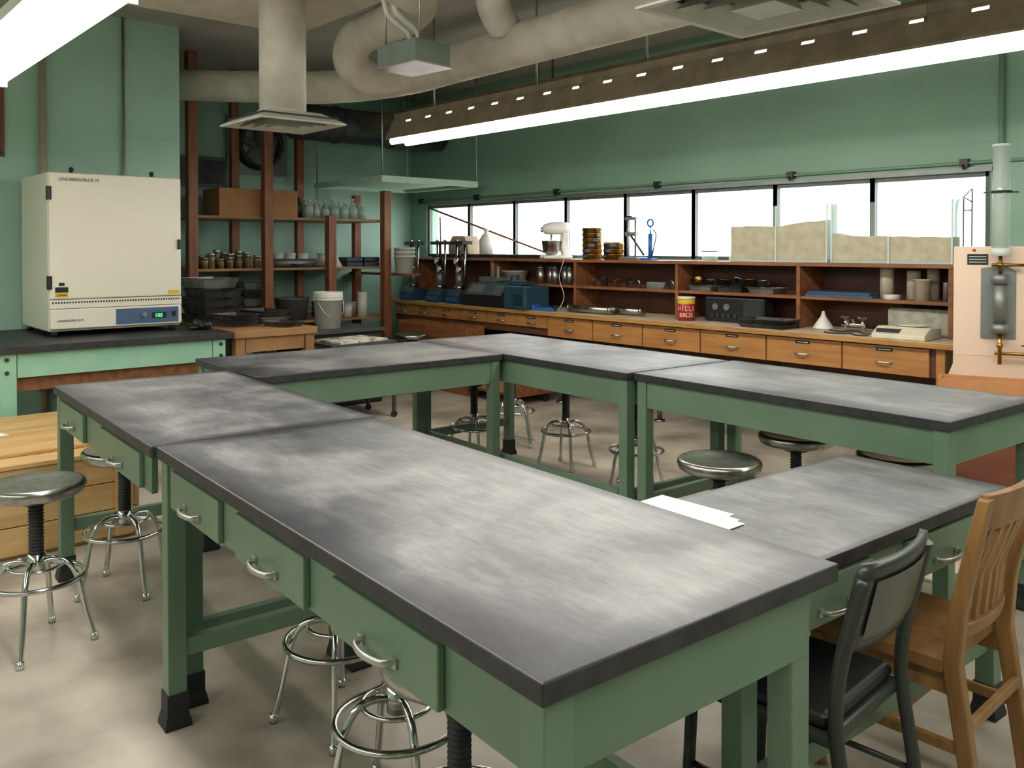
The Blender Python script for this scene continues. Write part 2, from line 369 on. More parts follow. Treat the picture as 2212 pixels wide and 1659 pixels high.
# ------------------------------------------------------------------ chairs
def metal_chair(loc,rot):
    C=thing('metal_chair','dark grey metal office chair with black vinyl seat','chair',loc,rot)
    for sy in(-1,1):
        q=MB();P=spline([(-.27,sy*.2,0),(-.235,sy*.2,.25),(-.205,sy*.2,.45),(-.215,sy*.2,.6),(-.245,sy*.198,.73),(-.27,sy*.19,.83)],5)
        q.tube(P,.019,n=8);mk('leg',q,TANK,parent=C)
        q=MB().tube([(.22,sy*.2,0),(.2,sy*.195,.42)],.017,n=8);mk('leg',q,TANK,parent=C)
    s=MB();s.box(-.2,.22,-.21,.21,.40,.435);mk('seat_frame',s,TANK,parent=C,bevel=.01)
    s=MB();s.box(-.185,.225,-.2,.2,.435,.475);mk('seat',s,VINYL,parent=C,bevel=.018,seg=3,label='black vinyl seat pad')
    b=MB();vs=[];n=10;zz=[.635,.65,.7,.78,.845,.862]
    for z in zz:
        for i in range(n+1):
            y=-.2+.4*i/n;xo=-.205-(z-.56)*.24-.03*(1-(y/.2)**2)
            if z==zz[0] or z==zz[-1]: y*=.93
            vs.append((xo,y,z))
    m_=len(vs);vs+= [(x+.022,y,z) for x,y,z in vs]
    fs=[]
    for r in range(len(zz)-1):
        for i in range(n):
            a=r*(n+1)+i;fs.append((a,a+1,a+n+2,a+n+1));fs.append((m_+a,m_+a+n+1,m_+a+n+2,m_+a+1))
    L_=len(zz)-1
    for i in range(n):fs.append((i,m_+i,m_+i+1,i+1));a=L_*(n+1)+i;fs.append((a,a+1,m_+a+1,m_+a))
    for r in range(L_):
        a=r*(n+1);fs.append((a,a+n+1,m_+a+n+1,m_+a));a+=n;fs.append((a,m_+a,m_+a+n+1,a+n+1))
    b.add(vs,fs,0,True);o=mk('backrest',b,TANK,parent=C)
    pv=[]
    for z in(.67,.74,.82):
        for i in range(n+1):
            y=-.155+.31*i/n;pv.append((-.205-(z-.56)*.24-.03*(1-(y/.2)**2)-.006,y,z))
    m2=len(pv);pv+=[(x+.036,y,z) for x,y,z in pv];fs=[]
    for r in range(2):
        for i in range(n):
            a=r*(n+1)+i;fs.append((a,a+1,a+n+2,a+n+1));fs.append((m2+a,m2+a+1,m2+a+n+2,m2+a+n+1))
    mk('back_pad',MB().add(pv,fs,0,True),mat('grey_vinyl','#565a52',.3),parent=C)
    t=MB()
    for sy in(-1,1):t.cyl((-.235,sy*.2,.2),(.21,sy*.198,.2),.009,n=8)
    t.cyl((0,-.2,.2),(0,.2,.2),.009,n=8);mk('stretcher',t,TANK,parent=C)
    return C
metal_chair((-1.25,2.13,0),PI+.06)
def wood_chair(loc,rot):
    C=thing('wooden_chair','oak chair with curved slatted back','chair',loc,rot)
    for sy in(-1,1):
        P=[(-.30,0),(-.255,0),(-.185,.45),(-.2,.6),(-.275,.93),(-.31,.93),(-.245,.6),(-.235,.45)]
        mk('leg',MB().prism(P,'y',sy*.2-.019,sy*.2+.019),OAK,parent=C,bevel=.006)
        mk('leg',MB().box(.17,.21,sy*.2-.02,sy*.2+.02,0,.42),OAK,parent=C,bevel=.006)
    s=MB();vs=[];n=12
    for z in(.425,.46):
        for i in range(n+1):
            for j in range(n+1):
                x=-.19+.43*i/n;y=-.225+.45*j/n
                dz=-.012*math.exp(-((y-.1)/.07)**2)*math.exp(-((x)/.15)**2)-.012*math.exp(-((y+.1)/.07)**2)*math.exp(-((x)/.15)**2) if z>.45 else 0
                vs.append((x,y,z+dz))
    N1=(n+1)**2;fs=[]
    for i in range(n):
        for j in range(n):
            a=i*(n+1)+j;fs.append((a,a+1,a+n+2,a+n+1));fs.append((N1+a,N1+a+n+1,N1+a+n+2,N1+a+1))
    for i in range(n):
        for a,b_ in((i,i+1),(n*(n+1)+i,n*(n+1)+i+1),(i*(n+1),(i+1)*(n+1)),(i*(n+1)+n,(i+1)*(n+1)+n)):fs.append((a,b_,N1+b_,N1+a))
    s.add(vs,fs,0,False);mk('seat',s,OAK,parent=C)
    parts('seat_rail',[(-.2,.2,-.205,-.185,.36,.425),(-.2,.2,.185,.205,.36,.425),(.18,.2,-.185,.185,.36,.425)],OAK,C)
    def arc(z0,z1,x0,x1,th,name):
        b=MB();n=10;vs=[]
        for i in range(n+1):
            y=-.2+.4*i/n;bow=-.03*(1-(y/.2)**2)
            vs+=[(x0+bow,y,z0),(x0+bow+th,y,z0),(x1+bow+th,y,z1),(x1+bow,y,z1)]
        fs=[(0,1,2,3),(n*4+3,n*4+2,n*4+1,n*4)]
        for i in range(n):
            for j in range(4):fs.append((i*4+j,i*4+(j+1)%4,(i+1)*4+(j+1)%4,(i+1)*4+j))
        b.add(vs,fs,0,False);mk(name,b,OAK,parent=C,bevel=.004)
    arc(.83,.94,-.275,-.302,.026,'crest_rail');arc(.51,.55,-.21,-.217,.022,'lower_rail')
    for k in range(6):
        y=-.14+.28*k/5;bow=-.03*(1-(y/.2)**2)
        P=[(-.205+bow,.54),(-.19+bow,.54),(-.205+bow,.68),(-.262+bow,.84),(-.277+bow,.84),(-.22+bow,.68)]
        mk('slat',MB().prism(P,'y',y-.014,y+.014),OAK,parent=C,bevel=.003)
    parts('stretcher',[(-.25,.19,-.21,-.19,.2,.23),(-.25,.19,.19,.21,.2,.23),(.18,.2,-.19,.19,.27,.3),(-.26,-.24,-.19,.19,.27,.3),(-.03,-.01,-.19,.19,.2,.23)],OAK,C,.003)
wood_chair((-1.2,2.70,0),PI+.02)
# ------------------------------------------------------------------ pine crate
C=thing('pine_crate','large pine packing crate with flat plank lid','crate',(-5.75,.75,0))
b=MB()
for k in range(3):b.box(.70,.725,-1.2,.87,.02+k*.15,.165+k*.15)
for k in range(3):b.box(-.7,.7,.845,.87,.02+k*.15,.165+k*.15)
b.box(-.7,.7,-1.2,-1.175,.02,.465);b.box(-.725,-.7,-1.2,.87,.02,.465);b.box(-.7,.7,-1.17,.84,0,.03)
mk('body',b,PINE,parent=C,bevel=.003)
b=MB()
for k in range(5):b.box(-.74+k*.296,-.448+k*.296,-1.23,.89,.468,.492)
mk('lid',b,PINE,parent=C,bevel=.003)
for y in(-1.1,-.2,.74):mk('batten',MB().box(.726,.75,y,y+.09,.02,.46),PINE,parent=C,bevel=.003)
mk('lid_batten',MB().box(.45,.54,-1.2,.85,.493,.512),PINE,parent=C,bevel=.003)
mk('paper_sheet',MB().box(-.14,.14,-.1,.1,0,.0015),PAPER,loc=(-5.95,1.0,.493),rot=.3,label='white sheet of paper on the pine crate',cat='paper')
# ------------------------------------------------------------------ mint table + oven
T=thing('workbench','mint-painted wooden workbench with black top under the oven','workbench',(-7.32,2.03,0))
mk('benchtop',MB().box(-.71,.70,-.83,.84,.89,.94),SLABE,parent=T,bevel=.004)
parts('apron',[(.635,.66,-.68,.68,.72,.89),(-.68,-.655,-.68,.68,.72,.89),(-.58,.58,-.78,-.755,.72,.89),(-.58,.58,.755,.78,.72,.89)],MINT,T,.002)
for sx in(-1,1):
    for sy in(-1,1):mk('leg',MB().box(-.05,.05,-.05,.05,0,.889),MINT,parent=T,loc=(sx*.615,sy*.735,0),bevel=.004)
for sy in(-.745,.745):
    for z in(.76,.85):mk('bolt',MB().cyl((.664,sy,z),(.674,sy,z),.014,n=10),DKGREY,parent=T)
mk('lower_rail',MB().box(.58,.61,-.68,.68,.62,.72),WOODS,parent=T)
mk('lower_shelf',MB().box(-.6,.55,-.67,.67,.16,.19),WOODS,parent=T)
O=thing('laboratory_oven','large cream laboratory oven with blue control panel on workbench','oven',(-7.52,2.14,.94))
mk('body',MB().box(-.43,.40,-.49,.49,.04,1.24),OVENW,parent=O,bevel=.012)
d=mk('door',MB().box(.402,.432,-.488,.488,.285,1.235),OVENW,parent=O,bevel=.01)
mk('latch',MB().box(.433,.447,.455,.48,.66,.74),BLACK,parent=d,bevel=.004)
for z in(1.08,.41):mk('hinge',MB().box(.38,.44,-.497,-.47,z-.05,z+.05).cyl((.44,-.494,z-.05),(.44,-.494,z+.05),.012,n=10),BLACK,parent=O,bevel=.003)
v=MB().box(.402,.43,-.488,.488,.215,.28)
for k in range(48):v.box(.43,.4315,-.47+k*.0198,-.459+k*.0198,.252,.266,m=1)
mk('vent_grille',v,[OVENW,DKGREY],parent=O,bevel=0)
pp=mk('control_panel',MB().box(.402,.436,-.488,.488,.06,.21),OVENW,parent=O,bevel=.008)
mk('blue_fascia',MB().box(.437,.441,-.02,.46,.075,.195),BLUEP,parent=pp)
mk('display',MB().box(.441,.444,.25,.36,.11,.155),BLACK,parent=pp)
text('display_digits','105',.042,GREENL,pp,(.4445,.27,.118),(PI/2,0,PI/2))
mk('knob',MB().cyl((.441,.19,.14),(.455,.19,.14),.02),CHROME,parent=pp)
mk('rocker_switch',MB().box(.441,.449,.41,.435,.12,.16),BLACK,parent=pp)
text('lettering','LINDBERG/BLUE M',.034,BLACK,O,(.4335,-.42,1.175),(PI/2,0,PI/2))
text('lettering','LINDBERG/BLUE M',.022,BLACK,O,(.4375,-.44,.115),(PI/2,0,PI/2))
lb=MB().box(.4325,.434,-.45,-.36,.30,.335,m=0).box(.4325,.434,-.45,-.36,.336,.375,m=1).box(.4325,.434,-.44,-.37,.376,.42,m=2).box(.434,.4345,-.425,-.385,.385,.41,m=1)
lb.box(.434,.4345,-.44,-.37,.31,.315,m=1).box(.434,.4345,-.44,-.37,.322,.326,m=1)
mk('warning_label',lb,[YEL,BLACK,WHITE],parent=d)
mk('warning_label',MB().box(.4325,.434,.38,.47,.30,.33),YEL,parent=d)
for x in(-.38,.36):
    for y in(-.44,.44):mk('foot',MB().cyl((x,y,0),(x,y,.045),.025,n=12),BLACK,parent=O)
for x,y in((.3,-.3),(.3,.3),(-.2,-.2)):mk('top_knob',MB().cyl((x,y,1.24),(x,y,1.265),.012).ball((x,y,1.27),.02),BLACK,parent=O)
mk('wall_vent_grille',MB().box(-8.1,-8.085,1.15,1.56,2.36,2.92).box(-8.085,-8.08,1.17,1.54,2.38,2.4,m=1),[REDW,BLACK],label='brown louvred vent grille on the green wall',cat='vent')
vg=MB()
for k in range(14):vg.box(-8.085,-8.078,1.18,1.53,2.40+k*.036,2.415+k*.036)
mk('louvre',vg,BLACK,parent=bpy.data.objects['wall_vent_grille'])
mk('conduit',MB().cyl((-8.07,1.84,0),(-8.07,1.84,CZ),.028,n=12),mat('brown_pipe','#a99b84',.5),label='tan painted conduit running up the green wall',cat='pipe')
mk('conduit',MB().cyl((-8.08,2.49,0),(-8.08,2.49,CZ),.014,n=10),ALU,label='thin grey conduit running up the green wall',cat='pipe')
# ------------------------------------------------------------------ wood bench by oven with trays
T=thing('wooden_workbench','plain wooden bench covered with metal sample trays','workbench',(-7.38,3.27,0))
mk('benchtop',MB().box(-.62,.72,-.38,.36,.88,.94),BENCHW,parent=T,bevel=.004)
parts('apron',[(.66,.69,-.27,.25,.76,.88),(-.58,-.55,-.27,.25,.76,.88)],BENCHW,T)
for x in(-.56,.66):
    for y in(-.32,.3):mk('leg',MB().box(x-.04,x+.04,y-.04,y+.04,0,.879),BENCHW,parent=T,bevel=.003)
def tray_mesh(w,d,h,t=.006):
    b=MB();fl=.86
    o=[(-w/2*fl,-d/2*fl,0),(w/2*fl,-d/2*fl,0),(w/2*fl,d/2*fl,0),(-w/2*fl,d/2*fl,0),(-w/2,-d/2,h),(w/2,-d/2,h),(w/2,d/2,h),(-w/2,d/2,h)]
    q=w/2-t;e=d/2-t
    i=[(-q,-e,h),(q,-e,h),(q,e,h),(-q,e,h),(-q*fl,-e*fl,t),(q*fl,-e*fl,t),(q*fl,e*fl,t),(-q*fl,e*fl,t)]
    r=[(-w/2-.012,-d/2-.012,h-.004),(w/2+.012,-d/2-.012,h-.004),(w/2+.012,d/2+.012,h-.004),(-w/2-.012,d/2+.012,h-.004)]
    b.add(o+i+r,[(3,2,1,0),(0,1,5,4),(1,2,6,5),(2,3,7,6),(3,0,4,7),(8,9,13,12),(9,10,14,13),(10,11,15,14),(11,8,12,15),(12,13,14,15),
      (8,9,17,16),(9,10,18,17),(10,11,19,18),(11,8,16,19),(4,5,17,16),(5,6,18,17),(6,7,19,18),(7,4,16,19)])
    return b
def tray(w,d,h,m,loc,rot=0,label='worn black metal sample tray',group='sample trays',name='metal_tray'):
    return mk(name,tray_mesh(w,d,h),m,loc=loc,rot=rot,label=label,cat='tray',group=group)
GP=mat('grey_pan','#8a8c87',.45,.5,c2='#5a5a58',scale=7)
for k in range(4):tray(.5,.36,.075,BLK2,(-7.68+.01*k,3.10+.02*(k%2),.941+k*.077),.05*(k%3))
tray(.46,.34,.09,GP,(-7.69,3.10,1.252),.1,'grey metal pan on top of a tray stack')
for k in range(2):tray(.34,.26,.05,BLK2,(-7.17,3.12,.941+k*.052),.2)
for k in range(2):tray(.46,.26,.055,BLK2 if k else GP,(-7.36,3.47,.941+k*.057+.0),.05)
tray(.3,.2,.04,BLK2,(-6.88,3.42,.941),.3)
g=MB().ball((0,0,.035),.045,sz=(1.4,1,.8)).ball((.05,.03,.04),.035).ball((-.05,-.02,.045),.04).ball((0,-.06,.02),.03,sz=(1,1.6,.7))
mk('rubber_glove',g,BLACK,loc=(-7.0,2.76,.941),label='crumpled black rubber glove on the workbench corner',cat='glove')
C=thing('low_cabinet','low black cabinet in front of the storage shelves','cabinet',(-8.0,4.5,0))
mk('body',MB().box(-.3,.3,-.45,.45,0,.75),BLACK,parent=C,bevel=.005)
mk('top',MB().box(-.33,.33,-.48,.48,.75,.78),GALV,parent=C)
for y in(-.22,.22):
    dd=mk('door',MB().box(.30,.315,y-.2,y+.2,.06,.72),DKGREY,parent=C);mk('handle',MB().box(.315,.33,y-.02,y+.02,.55,.57),CHROME,parent=dd)
B=thing('plastic_bucket','white plastic bucket with ribbed rim and red letter label','bucket',(-8.0,4.48,.78))
mk('body',MB().lathe([(0,0),(.128,0),(.147,.29),(.155,.29),(.155,.30),(.148,.305),(.156,.315),(.156,.33),(.15,.345),(.155,.37),(.15,.375),(.142,.37),(.125,.01),(0,.01)]),WHITE,parent=B)
mk('handle',MB().tube(spline([(.05,-.155,.3),(.13,-.1,.16),(.17,0,.1),(.1,.12,.17),(.04,.156,.3)],6),.003,n=6),CHROME,parent=B)
text('lettering','R',.09,RED,B,(.115,.10,.10),(PI/2,0,PI/2+.6))
C=thing('utility_cart','low metal cart with stained white board on top','cart',(-7.15,4.25,0))
parts('shelf',[(-.25,.25,-.35,.35,.70,.73),(-.21,.21,-.31,.31,.2,.22)],GALV,C)
for x in(-.23,.23):
    for y in(-.33,.33):
        l=mk('leg',MB().box(x-.015,x+.015,y-.015,y+.015,.06,.70),GALV,parent=C);mk('wheel',MB().cyl((x-.012,y,.03),(x+.012,y,.03),.03,n=14),BLACK,parent=l)
mk('stained_board',MB().box(-.2,.2,-.28,.28,0,.02),mat('stained_board','#d8d2c2',.7,c2='#6d675c',scale=9,lo=.4,hi=.5),loc=(-7.15,4.25,.731),rot=.15,label='white board with dark stains lying on cart',cat='board')
# ------------------------------------------------------------------ storage shelves in recess
S=thing('storage_shelving','tall reddish-brown wooden storage shelving in the wall recess','shelving',(-9.3,4.6,0))
def P_(x,y,z0,z1,w=.05):mk('post',MB().box(x-w,x+w,y-w,y+w,z0,z1),WOODV,parent=S,bevel=.003)
for y,z0,z1 in((3.45,0,CZ),(4.29,0,CZ),(5.08,0,1.99),(5.84,0,2.31)):P_(.3,y-4.6,z0,z1)
for y,z0,z1 in((4.18,0,CZ),(5.0,0,CZ),(5.8,0,2.28)):P_(-.32,y-4.6,z0,z1,.045)
for z in(1.955,1.385,.775,.2):
    mk('shelf',MB().box(-.65,.25,-1.5,1.29,z-.028,z),WOODS,parent=S)
parts('shelf_edge',[(.252,.275,-1.1,1.19,z-.025,z+.002) for z in(1.955,1.385,.775)],BENCHW,S)
mk('cardboard_box',MB().box(-.22,.22,-.46,.46,0,.30).box(-.22,.22,-.46,.46,.301,.305),CARD,loc=(-9.28,4.23,1.956),label='long cardboard box on the upper storage shelf',cat='box')
def bottle(r,h,m,name,label,cat,group,cap=None,neck=.4):
    T=thing(name,label,cat,group=group)
    mk('glass_body',MB().lathe([(0,0),(r,0),(r,h*.62),(r*.9,h*.7),(r*neck,h*.82),(r*neck,h),(r*neck*.8,h),(r*neck*.8,h*.82)],n=16),m,parent=T)
    if cap:mk('cap',MB().cyl((0,0,h*.97),(0,0,h*1.06),r*neck*1.15,n=14),cap,parent=T)
    return T
BOTG=clear('bottle_glass','#c3d3cc',.45)
GB=bottle(.045,.2,BOTG,'glass_bottle','clear glass reagent bottle on the upper storage shelf','bottle','glass bottles on the upper shelf',cap=ACRYE)
GB.location=(-9.1,4.86,1.956)
for i in range(13):
    x=-9.26 if i%2==0 else -9.13;y=4.90+.063*i
    n=dup(GB,(x,y,1.956),0);n.scale=(1,1,random.uniform(.75,1.15))
for i in range(9):
    n=dup(GB,(-9.4,4.95+.095*i,1.956),0);n.scale=(1,1,random.uniform(.9,1.25))
DB=bottle(.055,.24,BLACK,'dark_bottle','dark glass bottle on the upper storage shelf','bottle','dark bottles',neck=.5);DB.location=(-9.2,4.76,1.956)
FL=thing('glass_flask','tall clear glass cylinder on the upper storage shelf','glassware',(-9.55,5.2,1.956))
mk('glass_body',MB().lathe([(0,0),(.06,0),(.06,.02),(.02,.03),(.02,.42),(.016,.42)],n=14),BOTG,parent=FL)
JR=thing('sample_jar','small sample jar with soil and metal lid on storage shelf','jar',(-9.1,3.62,1.386),group='sample jars on the middle shelf')
mk('jar_body',MB().lathe([(0,0),(.04,0),(.042,.09),(.036,.1),(0,.1)],n=14),AMBER,parent=JR);mk('lid',MB().cyl((0,0,.1),(0,0,.12),.038,n=14),ALU,parent=JR)
for i in range(11):
    n=dup(JR,(-9.12-.13*(i%2),3.70+.052*i,1.386));n.scale=(1,1,random.uniform(.8,1.5))
for i in range(8):
    n=dup(JR,(-9.4,3.62+.085*i,1.386));n.scale=(.95,.95,random.uniform(1.1,2.0))
for i in range(3):
    n=dup(JR,(-9.1-.1*i,3.2+.09*i,1.386));n.scale=(1.1,1.1,1.7)
WJ=thing('plastic_container','white plastic sample container with lid on storage shelf','container',(-9.42,4.62,1.386),group='white plastic containers')
mk('body',MB().lathe([(0,0),(.055,0),(.06,.14),(0,.14)],n=18),WHITE,parent=WJ);mk('lid',MB().cyl((0,0,.14),(0,0,.16),.063,n=18),WHITE,parent=WJ)
for x,y,z in((-9.42,4.78,1.386),(-9.42,4.94,1.386),(-9.35,5.40,.776),(-9.2,5.42,.776),(-9.45,5.62,.776),(-9.42,5.2,1.386),(-9.42,5.36,1.386)):dup(WJ,(x,y,z))
mk('metal_pipe_section',MB().cyl((-9.2,4.42,1.436),(-9.12,4.95,1.436),.05,n=18),GREYMET,label='grey pipe section lying on the middle shelf',cat='pipe')
cb_=MB().tube(spline([(0,0,.01),(.06,.06,.02),(.02,.16,.04),(-.04,.08,.02),(.03,-.02,.04),(.06,.12,.02),(.02,.24,.01)],8),.006,n=6)
mk('cable_coil',cb_,BLACK,loc=(-9.03,4.6,1.39),label='coiled black cable on the middle storage shelf',cat='cable')
mk('white_funnel',MB().lathe([(.075,0),(.02,.1),(.012,.16),(.009,.16),(.017,.1),(.07,0)],n=18),WHITE,loc=(-9.13,5.23,1.386),label='white plastic funnel on the middle storage shelf',cat='funnel')
for k in range(4):
    mk('instrument_case',MB().box(-.11,.11,-.11,.11,0,.055),NAVY if k<3 else BLACK,loc=(-9.18,5.45+.24*(k%2),1.386+.057*(k//2)),bevel=.008,label='small dark instrument case stacked on storage shelf',cat='case',group='instrument cases')
for k in range(3):
    mk('plastic_pail',MB().lathe([(0,0),(.10,0),(.125,.2),(.13,.2),(.13,.215),(.12,.215),(.107,.01),(0,.01)],n=20),WHITE,loc=(-8.88,6.03,1.299+.05*k),label='white plastic pail in a nested stack',cat='pail',group='nested white pails')
mk('pail_bracket',MB().box(-10.0,-8.72,5.93,6.16,1.27,1.298),WOODS,label='small wooden wall shelf holding nested pails',cat='shelf')
mk('paper_roll',MB().cyl((0,0,0),(0,0,.30),.06,n=22).cyl((0,0,.30),(0,0,.302),.02,n=12,m=1),[WHITE,CARD],loc=(-9.12,5.58,.776),label='white paper towel roll standing on lower shelf',cat='paper roll')
TB=thing('galvanised_tub','round galvanised wash tub on lower storage shelf','tub',(-9.27,4.72,.776))
mk('body',MB().lathe([(0,0),(.16,0),(.2,.24),(.21,.245),(.2,.255),(.19,.24),(.15,.01),(0,.01)],n=28),GREYMET,parent=TB)
for k in range(3):tray(.30,.24,.06,BLK2 if k!=1 else GP,(-9.3,5.18,.776+.062*k),0)
tray(.4,.36,.1,GP,(-9.28,3.8,.776),.0,'grey metal pan on lower storage shelf')
for k in range(5):tray(.34,.36,.09,BLK2 if k%2 else GP,(-9.31,4.26,.776+.092*k),0)
tray(.36,.38,.08,BLK2,(-9.3,5.35,.2),0);tray(.36,.38,.08,BLK2,(-9.3,4.6,.2),0)
PF=thing('wall_panel','dark square framed panel on the recess wall','panel',(-9.98,3.95,2.32));mk('frame',MB().box(-.0,.03,-.3,.3,0,.36),WF,parent=PF);mk('face',MB().box(.03,.035,-.26,.26,.04,.32),BLACK,parent=PF)
FN=thing('exhaust_fan','grey square exhaust fan panel high on the recess wall','fan',(-9.98,4.62,2.85))
mk('frame',MB().box(0,.04,-.38,.38,-.35,.35),GREYMET,parent=FN)
Ry=Matrix.Translation((.04,0,0))@Matrix.Rotation(PI/2,4,'Y')
mk('housing',MB().lathe([(.3,0),(.28,.12),(.24,.12),(.24,.0)],M=Ry),DKGREY,parent=FN)
for k in range(5):
    Mx=Matrix.Rotation(k*2*PI/5,4,'X')@Matrix.Translation((.1,0,.13))@Matrix.Rotation(.5,4,'Z');mk('blade',MB().box(-.004,.004,-.06,.06,-.1,.1,M=Mx),GREYMET,parent=FN)
mk('dark_duct',MB().cyl((-9.3,4.75,3.1),(-9.3,6.88,3.1),.21,n=32).cyl((-9.3,5.3,3.1),(-9.3,5.34,3.1),.225,n=32).cyl((-9.3,6.1,3.1),(-9.3,6.14,3.1),.225,n=32),GALV,label='large dark round duct high in the corner',cat='duct')
H=thing('canopy_hood','thin pale mint canopy hood hanging on rods','hood',(-8.85,5.88,2.35))
HM=mat('hood_mint','#b9d6c5',.5)
mk('panel',MB().box(-.73,.73,-.65,.65,.03,.05),HM,parent=H)
mk('rim',MB().box(.73,.76,-.68,.68,-.01,.06).box(-.76,-.73,-.68,.68,-.01,.06).box(-.73,.73,-.68,-.65,-.01,.06).box(-.73,.73,.65,.68,-.01,.06),HM,parent=H)
for x in(-.72,.745):
    for y in(-.665,.665):mk('hanger_rod',MB().cyl((x,y,.055),(x,y,CZ-2.35),.008,n=8),ALU,parent=H)
# ------------------------------------------------------------------ counter
CT=thing('counter','long wooden lab counter with row of drawers under the windows','counter',(0,0,0))
mk('countertop',MB().box(-9.35,-2.42,6.13,6.89,.91,.95,m=0,ms=1),[CTOP,CEDGE],parent=CT,bevel=.003)
mk('carcass',MB().box(-9.3,-2.57,6.19,6.85,.70,.909).box(-9.3,-2.57,6.80,6.88,.0,.70),WOODD,parent=CT)
mk('end_panel',MB().box(-2.56,-2.5,6.17,6.86,.0,.909),DRAW,parent=CT)
for x in(-8.35,-6.40,-5.1,-3.87):mk('leg',MB().cyl((x,6.3,.0),(x,6.3,.70),.025,n=12).cyl((x,6.3,0),(x,6.3,.02),.05,n=14),STEEL,parent=CT)
bx=[-2.6,-3.25,-3.9,-4.55,-5.2,-5.83,-6.47,-6.96,-7.45,-7.95,-8.45,-8.9,-9.3]
for i in range(12):
    a,b_=bx[i+1],bx[i]
    zlo=.70 if i<6 else .775
    d=mk('drawer',MB().box(a+.006,b_-.006,6.168,6.19,zlo,.90),DRAW,parent=CT,bevel=.003)
    c=(a+b_)/2
    hd=handle(d,ALU,wd=.11,y=0,z=0,out=.03);hd.location=(c,6.168,(zlo+.9)/2-.02)
    mk('label_plate',MB().box(c-.06,c+.06,6.164,6.168,.862,.885).box(c-.045,c+.045,6.1635,6.164,.871,.875,m=1),[BLACK,WHITE],parent=d)
RC=thing('rolling_cabinet','low wooden cabinet on casters beneath the counter','cabinet',(-6.92,6.05,0))
mk('body',MB().box(-.4,.4,-.25,.25,.09,.60),WOODS,parent=RC,bevel=.004)
for x in(-.2,.2):
    d=mk('drawer',MB().box(x-.18,x+.18,-.27,-.251,.12,.57),BENCHW,parent=RC,bevel=.004);h=handle(d,ALU,wd=.1,y=0);h.location=(x,-.27,.42)
for x in(-.34,.34):
    for y in(-.2,.2):mk('caster',MB().cyl((x-.014,y,.045),(x+.014,y,.045),.045,n=16).box(x-.02,x+.02,y-.02,y+.02,.06,.09),BLACK,parent=RC)
RB=thing('wooden_bin_row','row of open wooden sample bins by the counter','bins',(-8.05,5.93,0))
bb=MB();
for k in range(5):
    x=-.62+.26*k;bb.box(x,x+.02,-.12,.12,.45,.75);bb.box(x+.02,x+.26,-.12,-.10,.45,.72);bb.box(x+.02,x+.26,.10,.12,.45,.75);bb.box(x+.02,x+.26,-.1,.1,.45,.47)
bb.box(.68,.70,-.12,.12,.45,.75);bb.box(-.62,.70,-.12,.12,.0,.45)
mk('body',bb,WOODS,parent=RB,bevel=.002)
SU=thing('open_shelf_unit','stained wooden open shelf unit standing along the counter','shelf unit',(0,0,0))
mk('top_board',MB().box(-9.3,-2.56,6.47,6.885,1.46,1.49),WOODS,parent=SU,bevel=.002)
mk('back_panel',MB().box(-9.28,-2.58,6.865,6.885,.951,1.46),WOODD,parent=SU)
dv=[-9.28,-7.75,-6.38,-5.05,-3.80,-2.59]
for x in dv:mk('divider',MB().box(x-.016,x+.016,6.48,6.865,.951,1.46),WOODS,parent=SU)
for i in range(1,5):mk('shelf',MB().box(dv[i]+.016,dv[i+1]-.016,6.49,6.865,1.19,1.215),WOODS,parent=SU)
# ------------------------------------------------------------------ load frames
def load_frame(x,y,label,h=.76):
    L=thing('soil_load_frame',label,'lab instrument',(x,y,.951),rot=-.15,group='load frames on the counter')
    b=mk('base',MB().prism([(-.12,0),(.14,0),(.14,.14),(-.06,.17),(-.12,.09)],'x',-.15,.15),NAVY,parent=L,bevel=.006)
    mk('base_trim',MB().box(-.13,.13,-.124,-.118,.03,.07),BLUE,parent=L)
    mk('platen',MB().cyl((0,0,.16),(0,0,.21),.06),STEEL,parent=L)
    for sx in(-1,1):mk('rod',MB().cyl((sx*.10,.02,.15),(sx*.10,.02,h-.03),.012,n=12),CHROME,parent=L)
    mk('crosshead',MB().box(-.16,.16,-.05,.09,h-.06,h-.02),BLACK,parent=L,bevel=.004)
    for sx in(-1,1):mk('nut',MB().cyl((sx*.1,.02,h-.02),(sx*.1,.02,h),.02,n=6),CHROME,parent=L)
    mk('test_cell',MB().cyl((0,0,.21),(0,0,.36),.045).cyl((0,0,.36),(0,0,.38),.055),GREYMET,parent=L)
    mk('proving_ring',MB().tube([(.075*math.cos(2*PI*i/24),0,.50+.075*math.sin(2*PI*i/24)) for i in range(24)],.009,closed=True).cyl((0,0,.575),(0,0,h-.05),.012).cyl((0,0,.38),(0,0,.43),.01),DKGREY,parent=L)
    for z,xx in((.5,0),(.40,.07)):
        g=mk('dial_gauge',MB().cyl((xx,-.06,z),(xx,-.03,z),.035,n=20),CHROME,parent=L);mk('dial_face',MB().cyl((xx,-.062,z),(xx,-.0601,z),.03,n=20),YEL if xx==0 and x<-9 else WHITE,parent=g)
    return L
load_frame(-9.12,6.33,'soil testing load frame with yellow dial gauge on navy base')
load_frame(-8.55,6.33,'soil testing load frame with dial gauges and chrome rods')
load_frame(-8.16,6.33,'soil testing load frame with white dials and chrome rods')
mk('thin_rod',MB().cyl((-8.78,6.52,1.49),(-8.80,6.52,2.0),.007,n=8),DKGREY,label='thin upright metal rod beside the load frames',cat='rod')
mk('long_pole',MB().tube([(-9.45,6.84,2.14),(-7.1,6.84,1.53)],.012,n=8),mat('brown_pole','#8a5a4c',.5),label='long thin brown pole leaning across the windows',cat='pole')
BM=thing('direct_shear_machine','teal and black benchtop shear testing machine with keypad','lab instrument',(-7.28,6.33,.951),rot=-.05)
mk('housing',MB().prism([(-.2,0),(.12,0),(.12,.27),(-.08,.27),(-.2,.12)],'x',-.62,.18),BLACK,parent=BM,bevel=.008)
